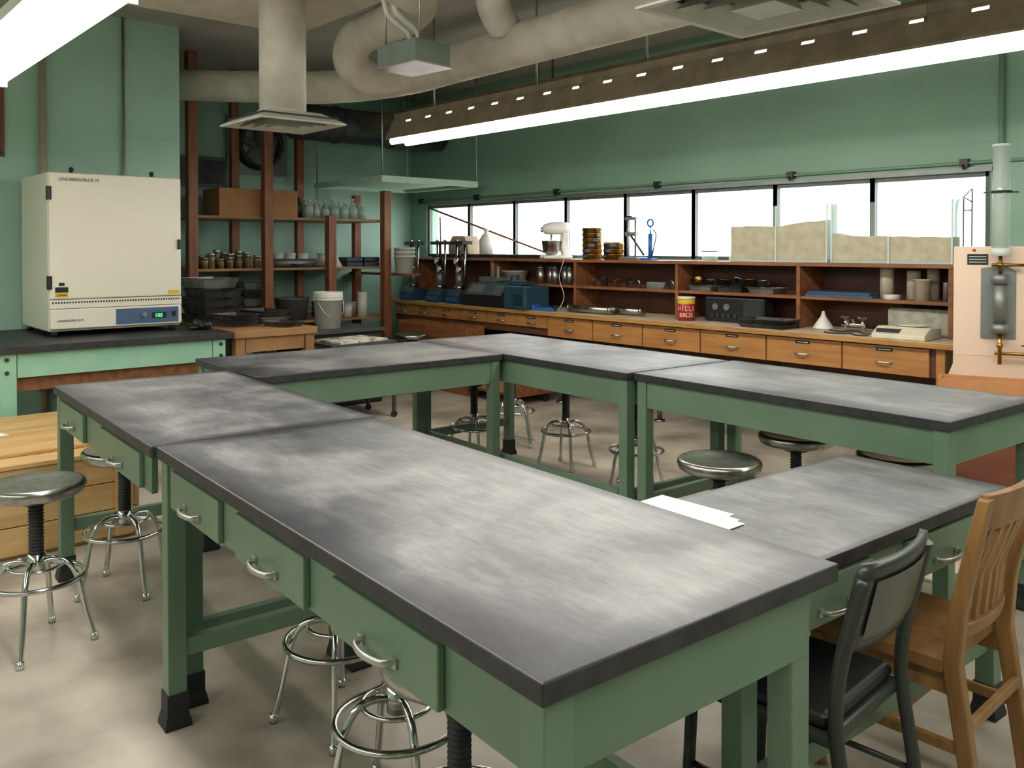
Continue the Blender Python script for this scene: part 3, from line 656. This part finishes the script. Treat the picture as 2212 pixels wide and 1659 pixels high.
mk('motor_housing',MB().box(.185,.55,-.2,.14,0,.25),TEAL,parent=BM,bevel=.015)
v=MB()
for k in range(6):v.box(.34,.5,-.203,-.2,.05+k*.02,.06+k*.02)
mk('vent_slot',v,BLACK,parent=BM)
Mk=Matrix.Translation((0,-.142,.198))@Matrix.Rotation(math.atan2(.15,.12),4,'X')
mk('control_panel',MB().box(-.55,.12,-.085,.085,0,.004,M=Mk),mat('panel_grey','#4a5358',.4),parent=BM)
for i in range(4):
    for j in range(3):mk('key',MB().box(-.05+.035*i,-.022+.035*i,-.06+.04*j,-.03+.04*j,.004,.009,M=Mk),GREYMET,parent=BM)
mk('display',MB().box(-.5,-.25,-.05,.05,.004,.006,M=Mk),GREYMET,parent=BM)
k_=MB().box(-.46,-.12,-.06,.1,.27,.33).cyl((-.1,.02,.30),(.3,.02,.30),.014).cyl((-.3,.02,.33),(-.3,.02,.48),.012).cyl((-.2,.02,.33),(-.2,.02,.45),.02)
mk('shear_box',k_,GREYMET,parent=BM,bevel=.003)
k_=MB().box(-.1,.35,-.08,.1,.255,.29).cyl((.1,.02,.29),(.1,.02,.36),.05);mk('load_carriage',k_,TEAL,parent=BM,bevel=.004)
mk('plastic_basin',MB().lathe([(0,0),(.11,0),(.16,.13),(.165,.13),(.15,.12),(.105,.008),(0,.008)]),WHITE,loc=(-7.55,6.68,1.2155),label='white plastic basin on the shelf behind instruments',cat='basin')
BT=thing('blue_tool','bright blue hand tool with black grip on counter','tool',(-6.58,6.24,.951),rot=.1)
mk('body',MB().box(-.14,.14,-.03,.03,.0,.035).box(-.14,-.1,-.05,.05,0,.06),BLUE,parent=BT,bevel=.006);mk('grip',MB().cyl((.1,0,.05),(.19,-.03,.05),.015),BLACK,parent=BT)
for x0,x1,y in((-6.30,-5.72,6.31),(-5.8,-5.42,6.42)):
    c=MB().cyl((x0,y,.994),(x1,y+.02,.994),.036,n=24).cyl((x0,y,.994),(x0+.03,y,.994),.042,n=24).cyl((x1-.03,y+.02,.994),(x1,y+.02,.994),.042,n=24)
    mk('sample_tube',c,STEEL,label='polished steel sampling tube lying on counter',cat='tube',group='sampling tubes')
K=thing('coffee_can','red and yellow coffee can with plastic lid on counter','can',(-4.86,6.38,.951))
mk('can_body',MB().lathe([(0,0),(.078,0),(.078,.205),(0,.205)],n=32),RED,parent=K)
mk('yellow_band',MB().lathe([(.0785,.155),(.0785,.195)],n=32),YEL,parent=K)
mk('lid',MB().lathe([(0,.218),(.08,.218),(.082,.205),(.08,.198)],n=32),WHITE,parent=K)
def wraptext(body,size,m,K,r,z,ang0):
    step=size*.62/r
    n=len(body);a=ang0-step*(n-1)/2
    for ch in body:
        text('letter',ch,size,m,K,(r*math.cos(a),r*math.sin(a),z),(PI/2,0,a+PI/2),align='CENTER')
        a+=step
ca_=math.atan2(-6.38,4.86)
wraptext('HILLS',.055,WHITE,K,.0795,.092,ca_);wraptext('BROS',.055,WHITE,K,.0795,.035,ca_)
R=thing('radio','black portable radio with dials and grille on counter','radio',(-4.42,6.56,.951),rot=-.02)
mk('body',MB().box(-.31,.31,-.08,.06,0,.22),BLACK,parent=R,bevel=.01)
mk('face',MB().box(-.27,.08,-.083,-.08,.03,.18),BLACK,parent=R);mk('speaker_grille',MB().box(.10,.29,-.083,-.08,.02,.2),DKGREY,parent=R)
for i in range(5):mk('knob',MB().cyl((-.22+.06*i,-.083,.06),(-.22+.06*i,-.10,.06),.018,n=14),DKGREY,parent=R)
for i in range(2):mk('dial',MB().cyl((-.19+.12*i,-.083,.135),(-.19+.12*i,-.095,.135),.03,n=18),GREYMET,parent=R)
mk('shallow_tray',tray_mesh(.42,.26,.035),BLK2,loc=(-3.98,6.32,.951),label='shallow black tray on the counter',cat='tray')
mk('shallow_tray',tray_mesh(.42,.26,.035),BLK2,loc=(-3.97,6.325,.989),rot=.04,label='shallow black tray on another tray',cat='tray')
mk('plastic_funnel',MB().lathe([(.085,0),(.08,.01),(.02,.10),(.01,.14),(.008,.14),(.016,.1),(.078,.008)],n=24),WHITE,loc=(-3.64,6.60,.952),label='white plastic funnel upside down on counter',cat='funnel')
F=thing('double_faucet','chrome double laboratory faucet with cross handles','faucet',(-3.35,6.55,.951))
mk('body',MB().cyl((-.1,0,.05),(.1,0,.05),.018).cyl((-.07,0,0),(-.07,0,.10),.014).cyl((.07,0,0),(.07,0,.10),.014),CHROME,parent=F)
for x in(-.07,.07):mk('cross_handle',MB().box(x-.04,x+.04,-.008,.008,.10,.115).box(x-.008,x+.008,-.04,.04,.10,.115),CHROME,parent=F)
mk('spout',MB().tube(spline([(0,0,.06),(0,-.03,.1),(0,-.09,.1),(0,-.12,.06)],5),.011),CHROME,parent=F)
mk('power_outlet',MB().box(-3.14,-3.02,6.845,6.864,1.04,1.12).box(-3.11,-3.05,6.84,6.845,1.055,1.105,m=1),[BLACK,GREYMET],label='black electrical outlet box on shelf back panel',cat='outlet')
SCL=thing('balance_scale','beige electronic balance with round pan on counter','scale',(-2.84,6.33,.951),rot=.05)
mk('body',MB().prism([(-.16,0),(.16,0),(.16,.075),(-.05,.085),(-.16,.035)],'x',-.19,.19),mat('beige_plastic','#ddd5be',.45),parent=SCL,bevel=.008)
mk('pan',MB().lathe([(0,.095),(.1,.095),(.105,.1),(.1,.09),(0,.088)],c=(.03,.05,0)).cyl((.03,.05,.08),(.03,.05,.09),.03),mat('beige_plastic2','#e8e1ce',.4),parent=SCL)
mk('display',MB().box(-.15,-.02,-.15,-.149,.04,.041).box(-.16,.0,-.14,-.08,.045,.07),DKGREY,parent=SCL)
mk('plastic_wrapped_box',MB().box(-.24,.22,-.1,.12,0,.20),mat('plastic_wrap','#b5b4a8',.2,c2='#949385',scale=14,bump=.6),loc=(-2.86,6.68,.951),bevel=.02,rot=.03,label='box wrapped in crumpled clear plastic',cat='box')
for k,(a,b_) in enumerate([((-3.5,6.44),(-3.1,6.41)),((-3.45,6.27),(-3.08,6.24))]):
    pts=spline([(a[0],a[1],.957),(a[0]+.1,a[1]-.04,.957),(a[0]+.2,a[1]+.04,.957),(b_[0]-.08,b_[1]-.04,.957),(b_[0],b_[1],.957)],8)
    mk('power_cable',MB().tube(pts,.005,n=6),BLACK,label='black power cable loose on the counter',cat='cable',group='cables on the counter')
SZ=1.2155
def cylobj(name,x,y,z,r,h,m,label,cat,group=None,flare=0):
    return mk(name,MB().lathe([(0,0),(r,0),(r,h*.93),(r+flare,h*.95),(r+flare,h),(r*.86,h),(r*.86,h*.1),(0,h*.1)],n=24),m,loc=(x,y,z),label=label,cat=cat,group=group)
CEM=mat('cement_cylinder','#c4baa5',.8)
for x,y,r,h in((-3.14,6.66,.05,.24),(-2.95,6.70,.05,.22),(-2.82,6.74,.045,.235)):cylobj('test_cylinder',x,y,SZ,r,h,CEM,'pale cement test cylinder on wooden shelf','cylinder','test cylinders')
cylobj('test_cylinder',-2.83,6.58,SZ,.055,.16,CEM,'short pale test cylinder with flared rim','cylinder','test cylinders',.01)
cylobj('test_cylinder',-2.66,6.58,SZ,.022,.14,GREYMET,'thin grey metal tube standing on shelf','cylinder','test cylinders')
cylobj('shallow_bowl',-3.05,6.55,SZ,.06,.035,WHITE,'white shallow dish on wooden shelf','dish')
DB_=mat('dull_blue','#3b5878',.5)
mk('blue_board',MB().box(-.28,.28,-.14,.14,0,.02),DB_,loc=(-3.47,6.64,SZ),rot=.03,label='flat dull blue board lying on shelf',cat='board')
mk('blue_board',MB().box(-.27,.27,-.12,.12,0,.018),DB_,loc=(-3.48,6.65,SZ+.021),rot=-.03,label='flat dull blue board stacked on another',cat='board')
for k in range(6):
    x=-4.95+.14*k
    o=mk('metal_tin',MB().lathe([(0,0),(.05,0),(.062,.045),(.066,.045),(.06,.04),(.048,.006),(0,.006)],n=22),STEEL if k%2 else BRASS,loc=(x+.02,6.66,SZ+.065),label='round metal sample tin on a small tray',cat='tin',group='sample tins')
    o.rotation_euler=(.5 if k%3==0 else .15,0,k)
for k in range(3):mk('small_tray',tray_mesh(.26,.2,.05),[GP,BLK2,GP][k],loc=(-4.82+.32*k,6.62,SZ),label='small metal tray on wooden shelf',cat='tray',group='small trays on the shelf')
for k in range(7):
    h=.06+.02*(k%3)
    cylobj('metal_fitting',-6.22+.085*k,6.6+.06*(k%2),SZ,.022,h,[ALU,STEEL,DKGREY][k%3],'small machined metal fitting on wooden shelf','fitting','metal fittings on shelf',.006)
for x in(-5.62,-5.2):mk('metal_disc',MB().cyl((x,6.6,SZ+.045),(x+.01,6.615,SZ+.05),.045,n=24),ALU,label='round metal disc leaning on shelf',cat='disc',group='metal discs')
for k in range(3):mk('sample_plate',MB().box(-.1,.1,-.05,.05,0,.02),GREYMET,loc=(-5.38,6.62,SZ+.021*k),rot=.1*k,label='flat metal plate on wooden shelf',cat='plate',group='metal plates')
MJ=thing('metal_canister','metal canister with lid on wooden shelf','canister',(-7.05,6.62,SZ),group='canisters on shelf')
mk('body',MB().cyl((0,0,0),(0,0,.17),.045),ALU,parent=MJ);mk('lid',MB().cyl((0,0,.17),(0,0,.185),.05).cyl((0,0,.185),(0,0,.205),.012),STEEL,parent=MJ)
for k in range(1,6):dup(MJ,(-7.05+.115*k,6.62+.05*(k%2),SZ))
for k in range(4):cylobj('glass_beaker',-7.6+.13*k,6.66,.951,.045,.13,GLASS,'clear glass beaker on the counter under shelf','beaker','beakers')
# ------------------------------------------------------------------ on top of shelf unit (z 1.49)
TZ=1.4905
MX=thing('stand_mixer','white stand mixer with steel bowl on shelf unit','mixer',(-6.84,6.66,TZ),rot=-.45)
mk('base',MB().prism([(-.09,-.17),(.09,-.17),(.11,0),(.09,.16),(-.09,.16),(-.11,0)],'z',0,.035),WHITE,parent=MX,bevel=.012)
mk('pedestal',MB().prism([(-.05,0),(.02,0),(.01,.26),(-.06,.26),(-.08,.1)],'x',-.05,.05,M=Matrix.Translation((0,.12,.03))),WHITE,parent=MX,bevel=.015)
mk('motor_head',MB().tube([(0,.17,.33),(0,.14,.335),(0,.05,.34),(0,-.06,.335),(0,-.14,.325),(0,-.17,.32)],[.03,.062,.072,.07,.055,.02],n=20),WHITE,parent=MX)
mk('hub_cap',MB().cyl((0,-.165,.32),(0,-.18,.32),.028),CHROME,parent=MX)
mk('bowl',MB().lathe([(0,.045),(.06,.045),(.095,.09),(.108,.2),(.112,.2),(.1,.19),(.09,.09),(0,.06)],c=(0,-.06,0)),STEEL,parent=MX)
mk('beater',MB().cyl((0,-.06,.12),(0,-.06,.28),.012),ALU,parent=MX)
mk('extension_cable',MB().tube(spline([(-6.72,6.6,1.51),(-6.6,6.48,1.55),(-6.5,6.44,1.5),(-6.56,6.43,1.3),(-6.5,6.44,1.1),(-6.55,6.42,.96)],8),.004,n=6),WHITE,label='white cable hanging from the mixer to counter',cat='cable')
SV=thing('test_sieve','round brass test sieve in a stack on the shelf unit','sieve',(-6.30,6.66,TZ),group='stacked brass sieves')
mk('frame',MB().lathe([(.1,0),(.1,.018),(.106,.022),(.106,.05),(.11,.054),(.104,.056),(.1,.05),(.095,.02),(.095,0),(.1,0)],n=32),BRASS,parent=SV)
mk('mesh_screen',MB().cyl((0,0,.015),(0,0,.018),.096,n=32),GREYMET,parent=SV)
mk('label_plate',MB().box(-.03,.03,-.108,-.106,.026,.044),BLUE,parent=SV)
for k in range(1,6):dup(SV,(-6.30,6.66,TZ+.055*k),k*.4-.1)
for k in range(3):dup(SV,(-5.98,6.64,TZ+.055*k),k*.5-.3)
mk('sieve_lid',MB().lathe([(0,.012),(.1,.012),(.108,.0),(.105,0),(.098,.008),(0,.008)],n=32),BRASS,loc=(-5.98,6.64,TZ+.167),label='brass sieve lid on top of a short stack',cat='lid')
LP=thing('lever_press','grey hand lever press with upright rods','lab instrument',(-5.72,6.64,TZ))
mk('base',MB().box(-.12,.12,-.08,.08,0,.03),GREYMET,parent=LP,bevel=.004)
mk('upright',MB().cyl((-.07,0,.03),(-.07,0,.42),.01).cyl((.03,0,.03),(.03,0,.42),.01).box(-.09,.05,-.02,.02,.24,.28).box(-.09,.05,-.02,.02,.40,.43),GREYMET,parent=LP)
mk('lever',MB().cyl((-.06,0,.28),(.14,0,.05),.011).cyl((-.09,0,.43),(-.02,0,.43),.013),DKGREY,parent=LP)
PU=thing('hand_pump','blue hand pump with loop handle on shelf unit','pump',(-5.48,6.62,TZ))
mk('foot_plate',MB().box(-.09,.05,-.05,.05,0,.02),BLUE,parent=PU);mk('barrel',MB().cyl((0,0,.02),(0,0,.26),.022),BLUE,parent=PU)
mk('rod',MB().cyl((0,0,.26),(0,0,.34),.008),CHROME,parent=PU)
mk('loop_handle',MB().tube([(.035*math.cos(2*PI*i/20),0,.365+.035*math.sin(2*PI*i/20)) for i in range(20)],.009,closed=True),BLUE,parent=PU)
mk('hose',MB().tube(spline([(.02,0,.03),(.06,-.02,.12),(.07,0,.25),(.03,0,.30)],6),.006),BLACK,parent=PU)
def sand_tank(x0,x1,z1,prof,label):
    T=thing('sand_tank',label,'tank',((x0+x1)/2,6.66,TZ),group='sand tanks');w=(x1-x0)/2;h=z1-TZ
    mk('front_pane',MB().box(-w,w,-.085,-.079,.0,h),ACRY,parent=T);mk('back_pane',MB().box(-w,w,.079,.085,.0,h),ACRY,parent=T)
    parts('end_pane',[(-w,-w+.008,-.078,.078,.0,h),(w-.008,w,-.078,.078,.0,h)],ACRYE,T)
    parts('corner_post',[(-w-.006,-w+.006,-.09,-.086,0,h),(w-.006,w+.006,-.09,-.086,0,h),(-.006,.006,-.092,-.086,0,h)],ACRYE,T)
    mk('base',MB().box(-w,w,-.078,.078,0,.02),ACRYE,parent=T)
    n=len(prof);P=[(-w+.010,.021)]+[(-w+.010+(2*w-.02)*i/(n-1),p-TZ) for i,p in enumerate(prof)]+[(w-.010,.021)]
    mk('sand',MB().prism(P,'y',-.0785,.077),SAND,parent=T)
sand_tank(-4.53,-3.60,1.97,[1.80,1.795,1.805,1.80,1.80,1.79,1.795,1.81,1.82,1.83,1.83,1.84],'clear acrylic tank part filled with rippled sand')
sand_tank(-3.56,-2.62,1.97,[1.73,1.71,1.705,1.70,1.705,1.695,1.70,1.69,1.695,1.69,1.69],'clear acrylic tank with lower layered sand')
WS=thing('wire_stand','small wire stand with glass siphon tubes by tank','stand',(-2.57,6.80,TZ))
mk('wire_frame',MB().tube([(-.06,0,0),(-.06,0,.50),(.0,0,.56),(.0,0,.0)],.006).cyl((-.06,0,.4),(.0,0,.4),.005).cyl((-.06,0,.5),(.0,0,.46),.005),GREYMET,parent=WS)
mk('glass_siphon',MB().tube(spline([(-.10,-.03,.1),(-.10,-.03,.42),(-.06,-.03,.50),(-.02,-.03,.42),(-.02,-.03,.1)],6),.008),GLASS,parent=WS)
for k in range(5):tray(.36,.24,.045,BLK2,(-8.9+.42*k,6.68,TZ),0,'black metal tray on top of the shelf unit','trays on shelf unit')
mk('folded_carton',MB().prism([(-.2,0),(.2,0),(.17,.16),(.1,.22),(-.12,.22),(-.2,.12)],'y',-.1,.1),mat('pale_carton','#b8a48c',.7),loc=(-8.5,6.68,TZ+.047),label='pale open carton on the shelf unit',cat='carton')
PJ=thing('plastic_jug','white plastic jug with screw cap','jug',(-8.08,6.68,TZ+.046));mk('body',MB().lathe([(0,0),(.08,0),(.085,.17),(.05,.23),(.025,.25),(.025,.28),(0,.28)],n=20),WHITE,parent=PJ);mk('cap',MB().cyl((0,0,.28),(0,0,.3),.03),WHITE,parent=PJ)
BD=thing('glass_dish','small dark-rimmed glass dish on the shelf unit','dish',(-4.82,6.68,TZ));mk('dish_body',MB().lathe([(0,0),(.07,0),(.075,.09),(.07,.09),(.06,.01)],n=20),GLASS,parent=BD);mk('rim',MB().tube(ring((0,0),.075,24,.09),.006,closed=True),BLACK,parent=BD)
CD=thing('wall_conduit','horizontal green conduit with black fittings above windows','pipe',(0,0,0))
GPI=mat('green_pipe','#7d9f88',.5)
mk('pipe',MB().tube([(-9.9,6.87,2.25),(3.1,6.87,2.25)],.012),GPI,parent=CD)
for x in(-9.7,-8.5,-7.05,-5.6,-4.1,-2.65,-1.3):mk('fitting',MB().box(x-.03,x+.03,6.84,6.895,2.22,2.28).cyl((x,6.845,2.235),(x,6.845,2.20),.012),BLACK,parent=CD)
mk('conduit',MB().cyl((-2.40,6.875,.0),(-2.40,6.875,CZ),.02,n=10),GPI,label='vertical green conduit beside the windows',cat='pipe')
# ------------------------------------------------------------------ permeameter panel
PN=thing('permeameter_panel','cream demonstration board carrying glass cylinder and brass valves','lab apparatus',(-2.38,6.0,0),rot=.35)
mk('board',MB().prism([(0,.9),(1.1,.9),(1.1,1.62),(0,1.62)],'y',0,.03),PANELC,parent=PN,bevel=.004)
mk('lower_board',MB().prism([(-.06,.68),(1.1,.68),(1.1,.9),(.0,.9),(-.0,.84)],'y',0,.03),PANELC,parent=PN)
mk('trough',MB().box(-.08,1.1,-.24,-.02,.68,.70).box(-.08,1.1,-.24,-.22,.7,.77).box(-.08,1.1,-.04,-.02,.7,.77).box(-.08,-.06,-.22,-.04,.7,.77),mat('trough_orange','#c58a5c',.5),parent=PN)
mk('cabinet',MB().box(-.02,1.1,-.2,.04,.0,.679),REDW,parent=PN,bevel=.004)
cx=.27
mk('glass_cylinder',MB().lathe([(0,1.60),(.05,1.60),(.05,2.26),(.045,2.26),(.045,1.61)],c=(cx,-.08,0),n=24),GLASS,parent=PN)
mk('clamp_ring',MB().tube(ring((cx,-.08),.056,24,1.97),.008,closed=True).box(cx-.1,cx+.1,-.03,-.01,1.965,1.975),BLACK,parent=PN)
for a_,b_ in((1.56,1.61),(2.26,2.275)):mk('end_cap',MB().cyl((cx,-.08,a_),(cx,-.08,b_),.055),ACRYE,parent=PN)
mk('backing_plate',MB().prism([(cx-.11,1.02),(cx+.09,1.02),(cx+.09,1.46),(cx+.02,1.5),(cx-.11,1.48)],'y',-.012,-.001),GREYMET,parent=PN,bevel=.004)
mk('permeameter_cell',MB().cyl((cx,-.06,1.12),(cx,-.06,1.38),.036).cyl((cx,-.06,1.06),(cx,-.06,1.12),.05).cyl((cx,-.06,1.38),(cx,-.06,1.44),.05),GREYMET,parent=PN)
mk('brass_valve',MB().cyl((cx,-.06,1.44),(cx,-.06,1.56),.012).cyl((cx-.05,-.06,1.5),(cx+.14,-.06,1.5),.011).ball((cx,-.06,1.5),.022),BRASS,parent=PN)
mk('brass_valve',MB().cyl((cx,-.06,.86),(cx,-.06,1.06),.012).ball((cx,-.06,.98),.02).cyl((cx-.03,-.06,.93),(cx+.35,-.06,.93),.011).ball((cx+.17,-.06,.93),.02).cyl((cx+.17,-.06,.93),(cx+.17,-.06,.98),.008).box(cx+.12,cx+.22,-.065,-.055,.98,.99),BRASS,parent=PN)
pl=MB().box(.08,.2,-.004,-.001,1.50,1.57)
for k in range(3):pl.box(.09,.19,-.0046,-.004,1.515+.018*k,1.519+.018*k,m=1)
mk('label_plate',pl,[BLACK,WHITE],parent=PN)
mk('red_dot',MB().cyl((.12,-.004,1.595),(.12,-.001,1.595),.01),RED,parent=PN)
# ------------------------------------------------------------------ light fixtures
def light_unit(L=2.4,zc=2.57):
    F=thing('fluorescent_light','long suspended fluorescent light with slotted reflector','ceiling light',group='fluorescent lights')
    h=L/2
    mk('housing',MB().box(-h,h,-.06,.06,.20,.27),FIXB,parent=F,bevel=.004)
    for sy in(-1,1):
        w=MB()
        def Q(a,b,t0,t1,off,m):
            y0,z0,y1,z1=.06,.215,.15,.045
            P=lambda t:(y0+(y1-y0)*t+off*.88,z0+(z1-z0)*t+off*.47)
            p,q=P(t0),P(t1);w.add([(a,sy*p[0],p[1]),(b,sy*p[0],p[1]),(b,sy*q[0],q[1]),(a,sy*q[0],q[1])],[(0,1,2,3)],m)
        for off,m in((0,1),(.004,0)):
            Q(-h,h,.25,1,off,m);Q(-h,h,0,.13,off,m)
            x=-h
            while x<h-.01:
                Q(x,min(x+.22,h),.13,.25,off,m);x+=.3
        w.box(-h,h,sy*.15-.003,sy*.15+.003,.03,.048)
        mk('reflector',w,[FIXB,FIXW],parent=F)
        mk('lamp_tube',MB().cyl((-h+.002,sy*.08,.018),(h-.002,sy*.08,.018),.029,n=14),TUBE,parent=F)  # tube drawn thicker so its shape takes in the bloom around it
    for a_,b_ in((-h,-h+.002),(h-.002,h)):mk('end_cap',MB().box(a_,b_,-.09,.09,.055,.2),FIXB,parent=F)
    mk('inner_plate',MB().box(-h,h,-.06,.06,.194,.2),FIXW,parent=F)
    for x in(-h*.55,h*.55):mk('hanger_rod',MB().cyl((x,0,.27),(x,0,CZ-zc),.009,n=8),ALU,parent=F)
    return F
F0=light_unit();F0.location=(-5.5,4.5,2.57)
for x,y in((-3.1,4.5),(-.7,4.5),(1.7,4.5)):dup(F0,(x,y,2.57))
def lens_unit(L=2.4,zc=2.6):
    F=thing('fluorescent_light','suspended fluorescent light with glowing white wraparound lens','ceiling light',group='lensed fluorescent lights');h=L/2
    mk('housing',MB().box(-h,h,-.15,.15,.07,.13),FIXW,parent=F,bevel=.004)
    mk('lens',MB().prism([(-.15,.069),(-.13,.01),(-.09,0),(.09,0),(.13,.01),(.15,.069)],'x',-h+.004,h-.004),LENS,parent=F)
    for a_,b_ in((-h,-h+.003),(h-.003,h)):mk('end_cap',MB().box(a_,b_,-.155,.155,-.003,.07),FIXW,parent=F)
    for x in(-h*.55,h*.55):mk('hanger_rod',MB().cyl((x,0,.13),(x,0,CZ-zc),.009,n=8),ALU,parent=F)
    F.location=(-4.85,1.03,zc);return F
F1=lens_unit()
for x,y in((-2.45,1.03),(-.05,1.03),(-6.2,-2.0),(-3.8,-2.0),(-1.4,-2.0)):dup(F1,(x,y,2.6))
# ------------------------------------------------------------------ ducts
mk('insulated_duct',MB().tube(spline([(3.1,4.2,3.12),(0,4.2,3.12),(-3,4.2,3.1),(-5.2,4.2,3.08),(-6.3,4.22,3.08),(-7.4,4.1,3.14),(-8.3,3.65,3.22),(-8.95,3.16,3.27)],8),.155,n=24),BEIGE,label='beige insulated round duct hung below the ceiling',cat='duct')
mk('insulated_duct',MB().tube(spline([(-6.15,4.2,3.1),(-6.28,3.95,3.05),(-6.28,3.75,3.15),(-6.12,3.7,3.3),(-5.75,3.7,3.34),(-5.3,3.65,3.34),(-5.0,3.5,3.36),(-4.9,3.2,3.42),(-5.05,2.95,3.5)],8),.15,n=24),BEIGE,label='beige insulated duct elbow joining the plenum',cat='duct')
mk('insulated_duct',MB().tube(spline([(-4.75,4.1,3.2),(-4.7,3.95,3.35),(-4.6,3.9,3.655)],8),.12,n=20),BEIGE,label='short beige insulated duct stub to the ceiling',cat='duct')
mk('plenum_box',MB().box(-6.75,-5.0,2.0,3.5,3.42,CZ-.001),mat('plenum_paint','#d6cec0',.7),label='beige duct plenum box fixed to the ceiling',cat='duct',bevel=.01)
BD_=MB().cyl((-8.9,5.5,3.07),(3.19,5.5,3.07),.09,n=24)
for x in(-7.5,-5.5,-3.5,-1.5,.5):BD_.cyl((x,5.5,3.07),(x+.05,5.5,3.07),.096,n=24)
bdo=mk('overhead_pipe',BD_,mat('brown_duct','#a08c70',.55,c2='#8b775c',scale=5),label='long brown overhead pipe parallel to the window wall',cat='pipe')
for x in(-8,-5.8,-3.6,-1.4,1):
    for y in(5.402,5.593):mk('hanger_strap',MB().box(x-.012,x+.012,y,y+.005,3.07,CZ),GALV,parent=bdo)
mk('ceiling_pipe',MB().cyl((-9.99,5.0,3.48),(-4.0,5.0,3.48),.03,n=14),GALV,label='dark pipe running just below the ceiling',cat='pipe')
DW=mat('diffuser_white','#d4d1c7',.5)
def diffuser(loc,s,label,neck,top):
    D=thing('air_diffuser',label,'air vent',loc,group='air diffusers')
    b=MB()
    for k,(a,z0,z1) in enumerate(((s,.0,.035),(s*.76,-.004,.032),(s*.53,-.008,.028),(s*.3,-.012,.02))):
        i=a*.84
        vs=[(-a,-a,z0),(a,-a,z0),(a,a,z0),(-a,a,z0),(-i,-i,z1),(i,-i,z1),(i,i,z1),(-i,i,z1)]
        b.add(vs,[(0,1,5,4),(1,2,6,5),(2,3,7,6),(3,0,4,7)]);b.add([(x,y,z+.004) for x,y,z in vs],[(0,1,5,4),(1,2,6,5),(2,3,7,6),(3,0,4,7)])
        if k==3:b.add([(-a,-a,z0),(a,-a,z0),(a,a,z0),(-a,a,z0)],[(0,1,2,3)])
    e=s*1.1
    b.box(-e,e,-e,-s,0,.01);b.box(-e,e,s,e,0,.01);b.box(-e,-s,-s,s,0,.01);b.box(s,e,-s,s,0,.01)
    mk('louvre',b,DW,parent=D)
    mk('backing_plate',MB().box(-s*.98,s*.98,-s*.98,s*.98,.045,.05),DKGREY,parent=D)
    mk('backing_box',MB().add([(-e,-e,.011),(e,-e,.011),(e,e,.011),(-e,e,.011),(-neck,-neck,.085),(neck,-neck,.085),(neck,neck,.085),(-neck,neck,.085)],[(0,1,5,4),(1,2,6,5),(2,3,7,6),(3,0,4,7),(4,5,6,7)]),DW,parent=D)
    mk('duct_neck',MB().cyl((0,0,.08),(0,0,top-loc[2]),.16,n=32).cyl((0,0,.08),(0,0,.10),.17,n=32),BEIGE,parent=D)
    return D
diffuser((-5.60,2.79,2.46),.29,'square louvred air diffuser on vertical duct',.19,3.42)
diffuser((-1.73,2.73,2.47),.30,'large square louvred air diffuser below the ceiling',.2,CZ)
J=thing('junction_box','grey metal electrical box hanging under the duct','junction box',(-4.96,3.45,2.86),rot=.1)
mk('box_body',MB().box(-.2,.2,-.16,.16,0,.15),mat('box_greygreen','#8d9b93',.4,.3),parent=J,bevel=.004)
mk('box_rim',MB().box(-.215,.215,-.175,.175,-.012,.0),ALU,parent=J)
for s_ in(-.05,.04):mk('flexible_conduit',MB().tube(spline([(s_,0,.15),(s_-.03,.02,.25),(s_-.07,-.12,.36),(s_-.04,-.2,.47),(s_+.1,-.5,.798)],6),.02,n=10),WHITE,parent=J)
for x in(-.18,.18):mk('hanger_rod',MB().cyl((x,-.1,.15),(x,-.1,CZ-2.86),.006,n=6),ALU,parent=J)
# ------------------------------------------------------------------ world, camera
w=bpy.data.worlds.new('sky');sc.world=w;w.use_nodes=True;bg=w.node_tree.nodes['Background'];bg.inputs[0].default_value=(.98,.99,1,1);bg.inputs[1].default_value=6
cd=bpy.data.cameras.new('cam');cd.sensor_width=36;cd.lens=1866.9/2212*36;cd.shift_y=-264.2/2212;cd.clip_start=.02
co=bpy.data.objects.new('cam',cd);COL.objects.link(co);co.location=(0,0,1.61);co.rotation_euler=(math.radians(90-.91),0,math.radians(48.71));sc.camera=co
sc.view_settings.view_transform='Standard';sc.view_settings.exposure=.3
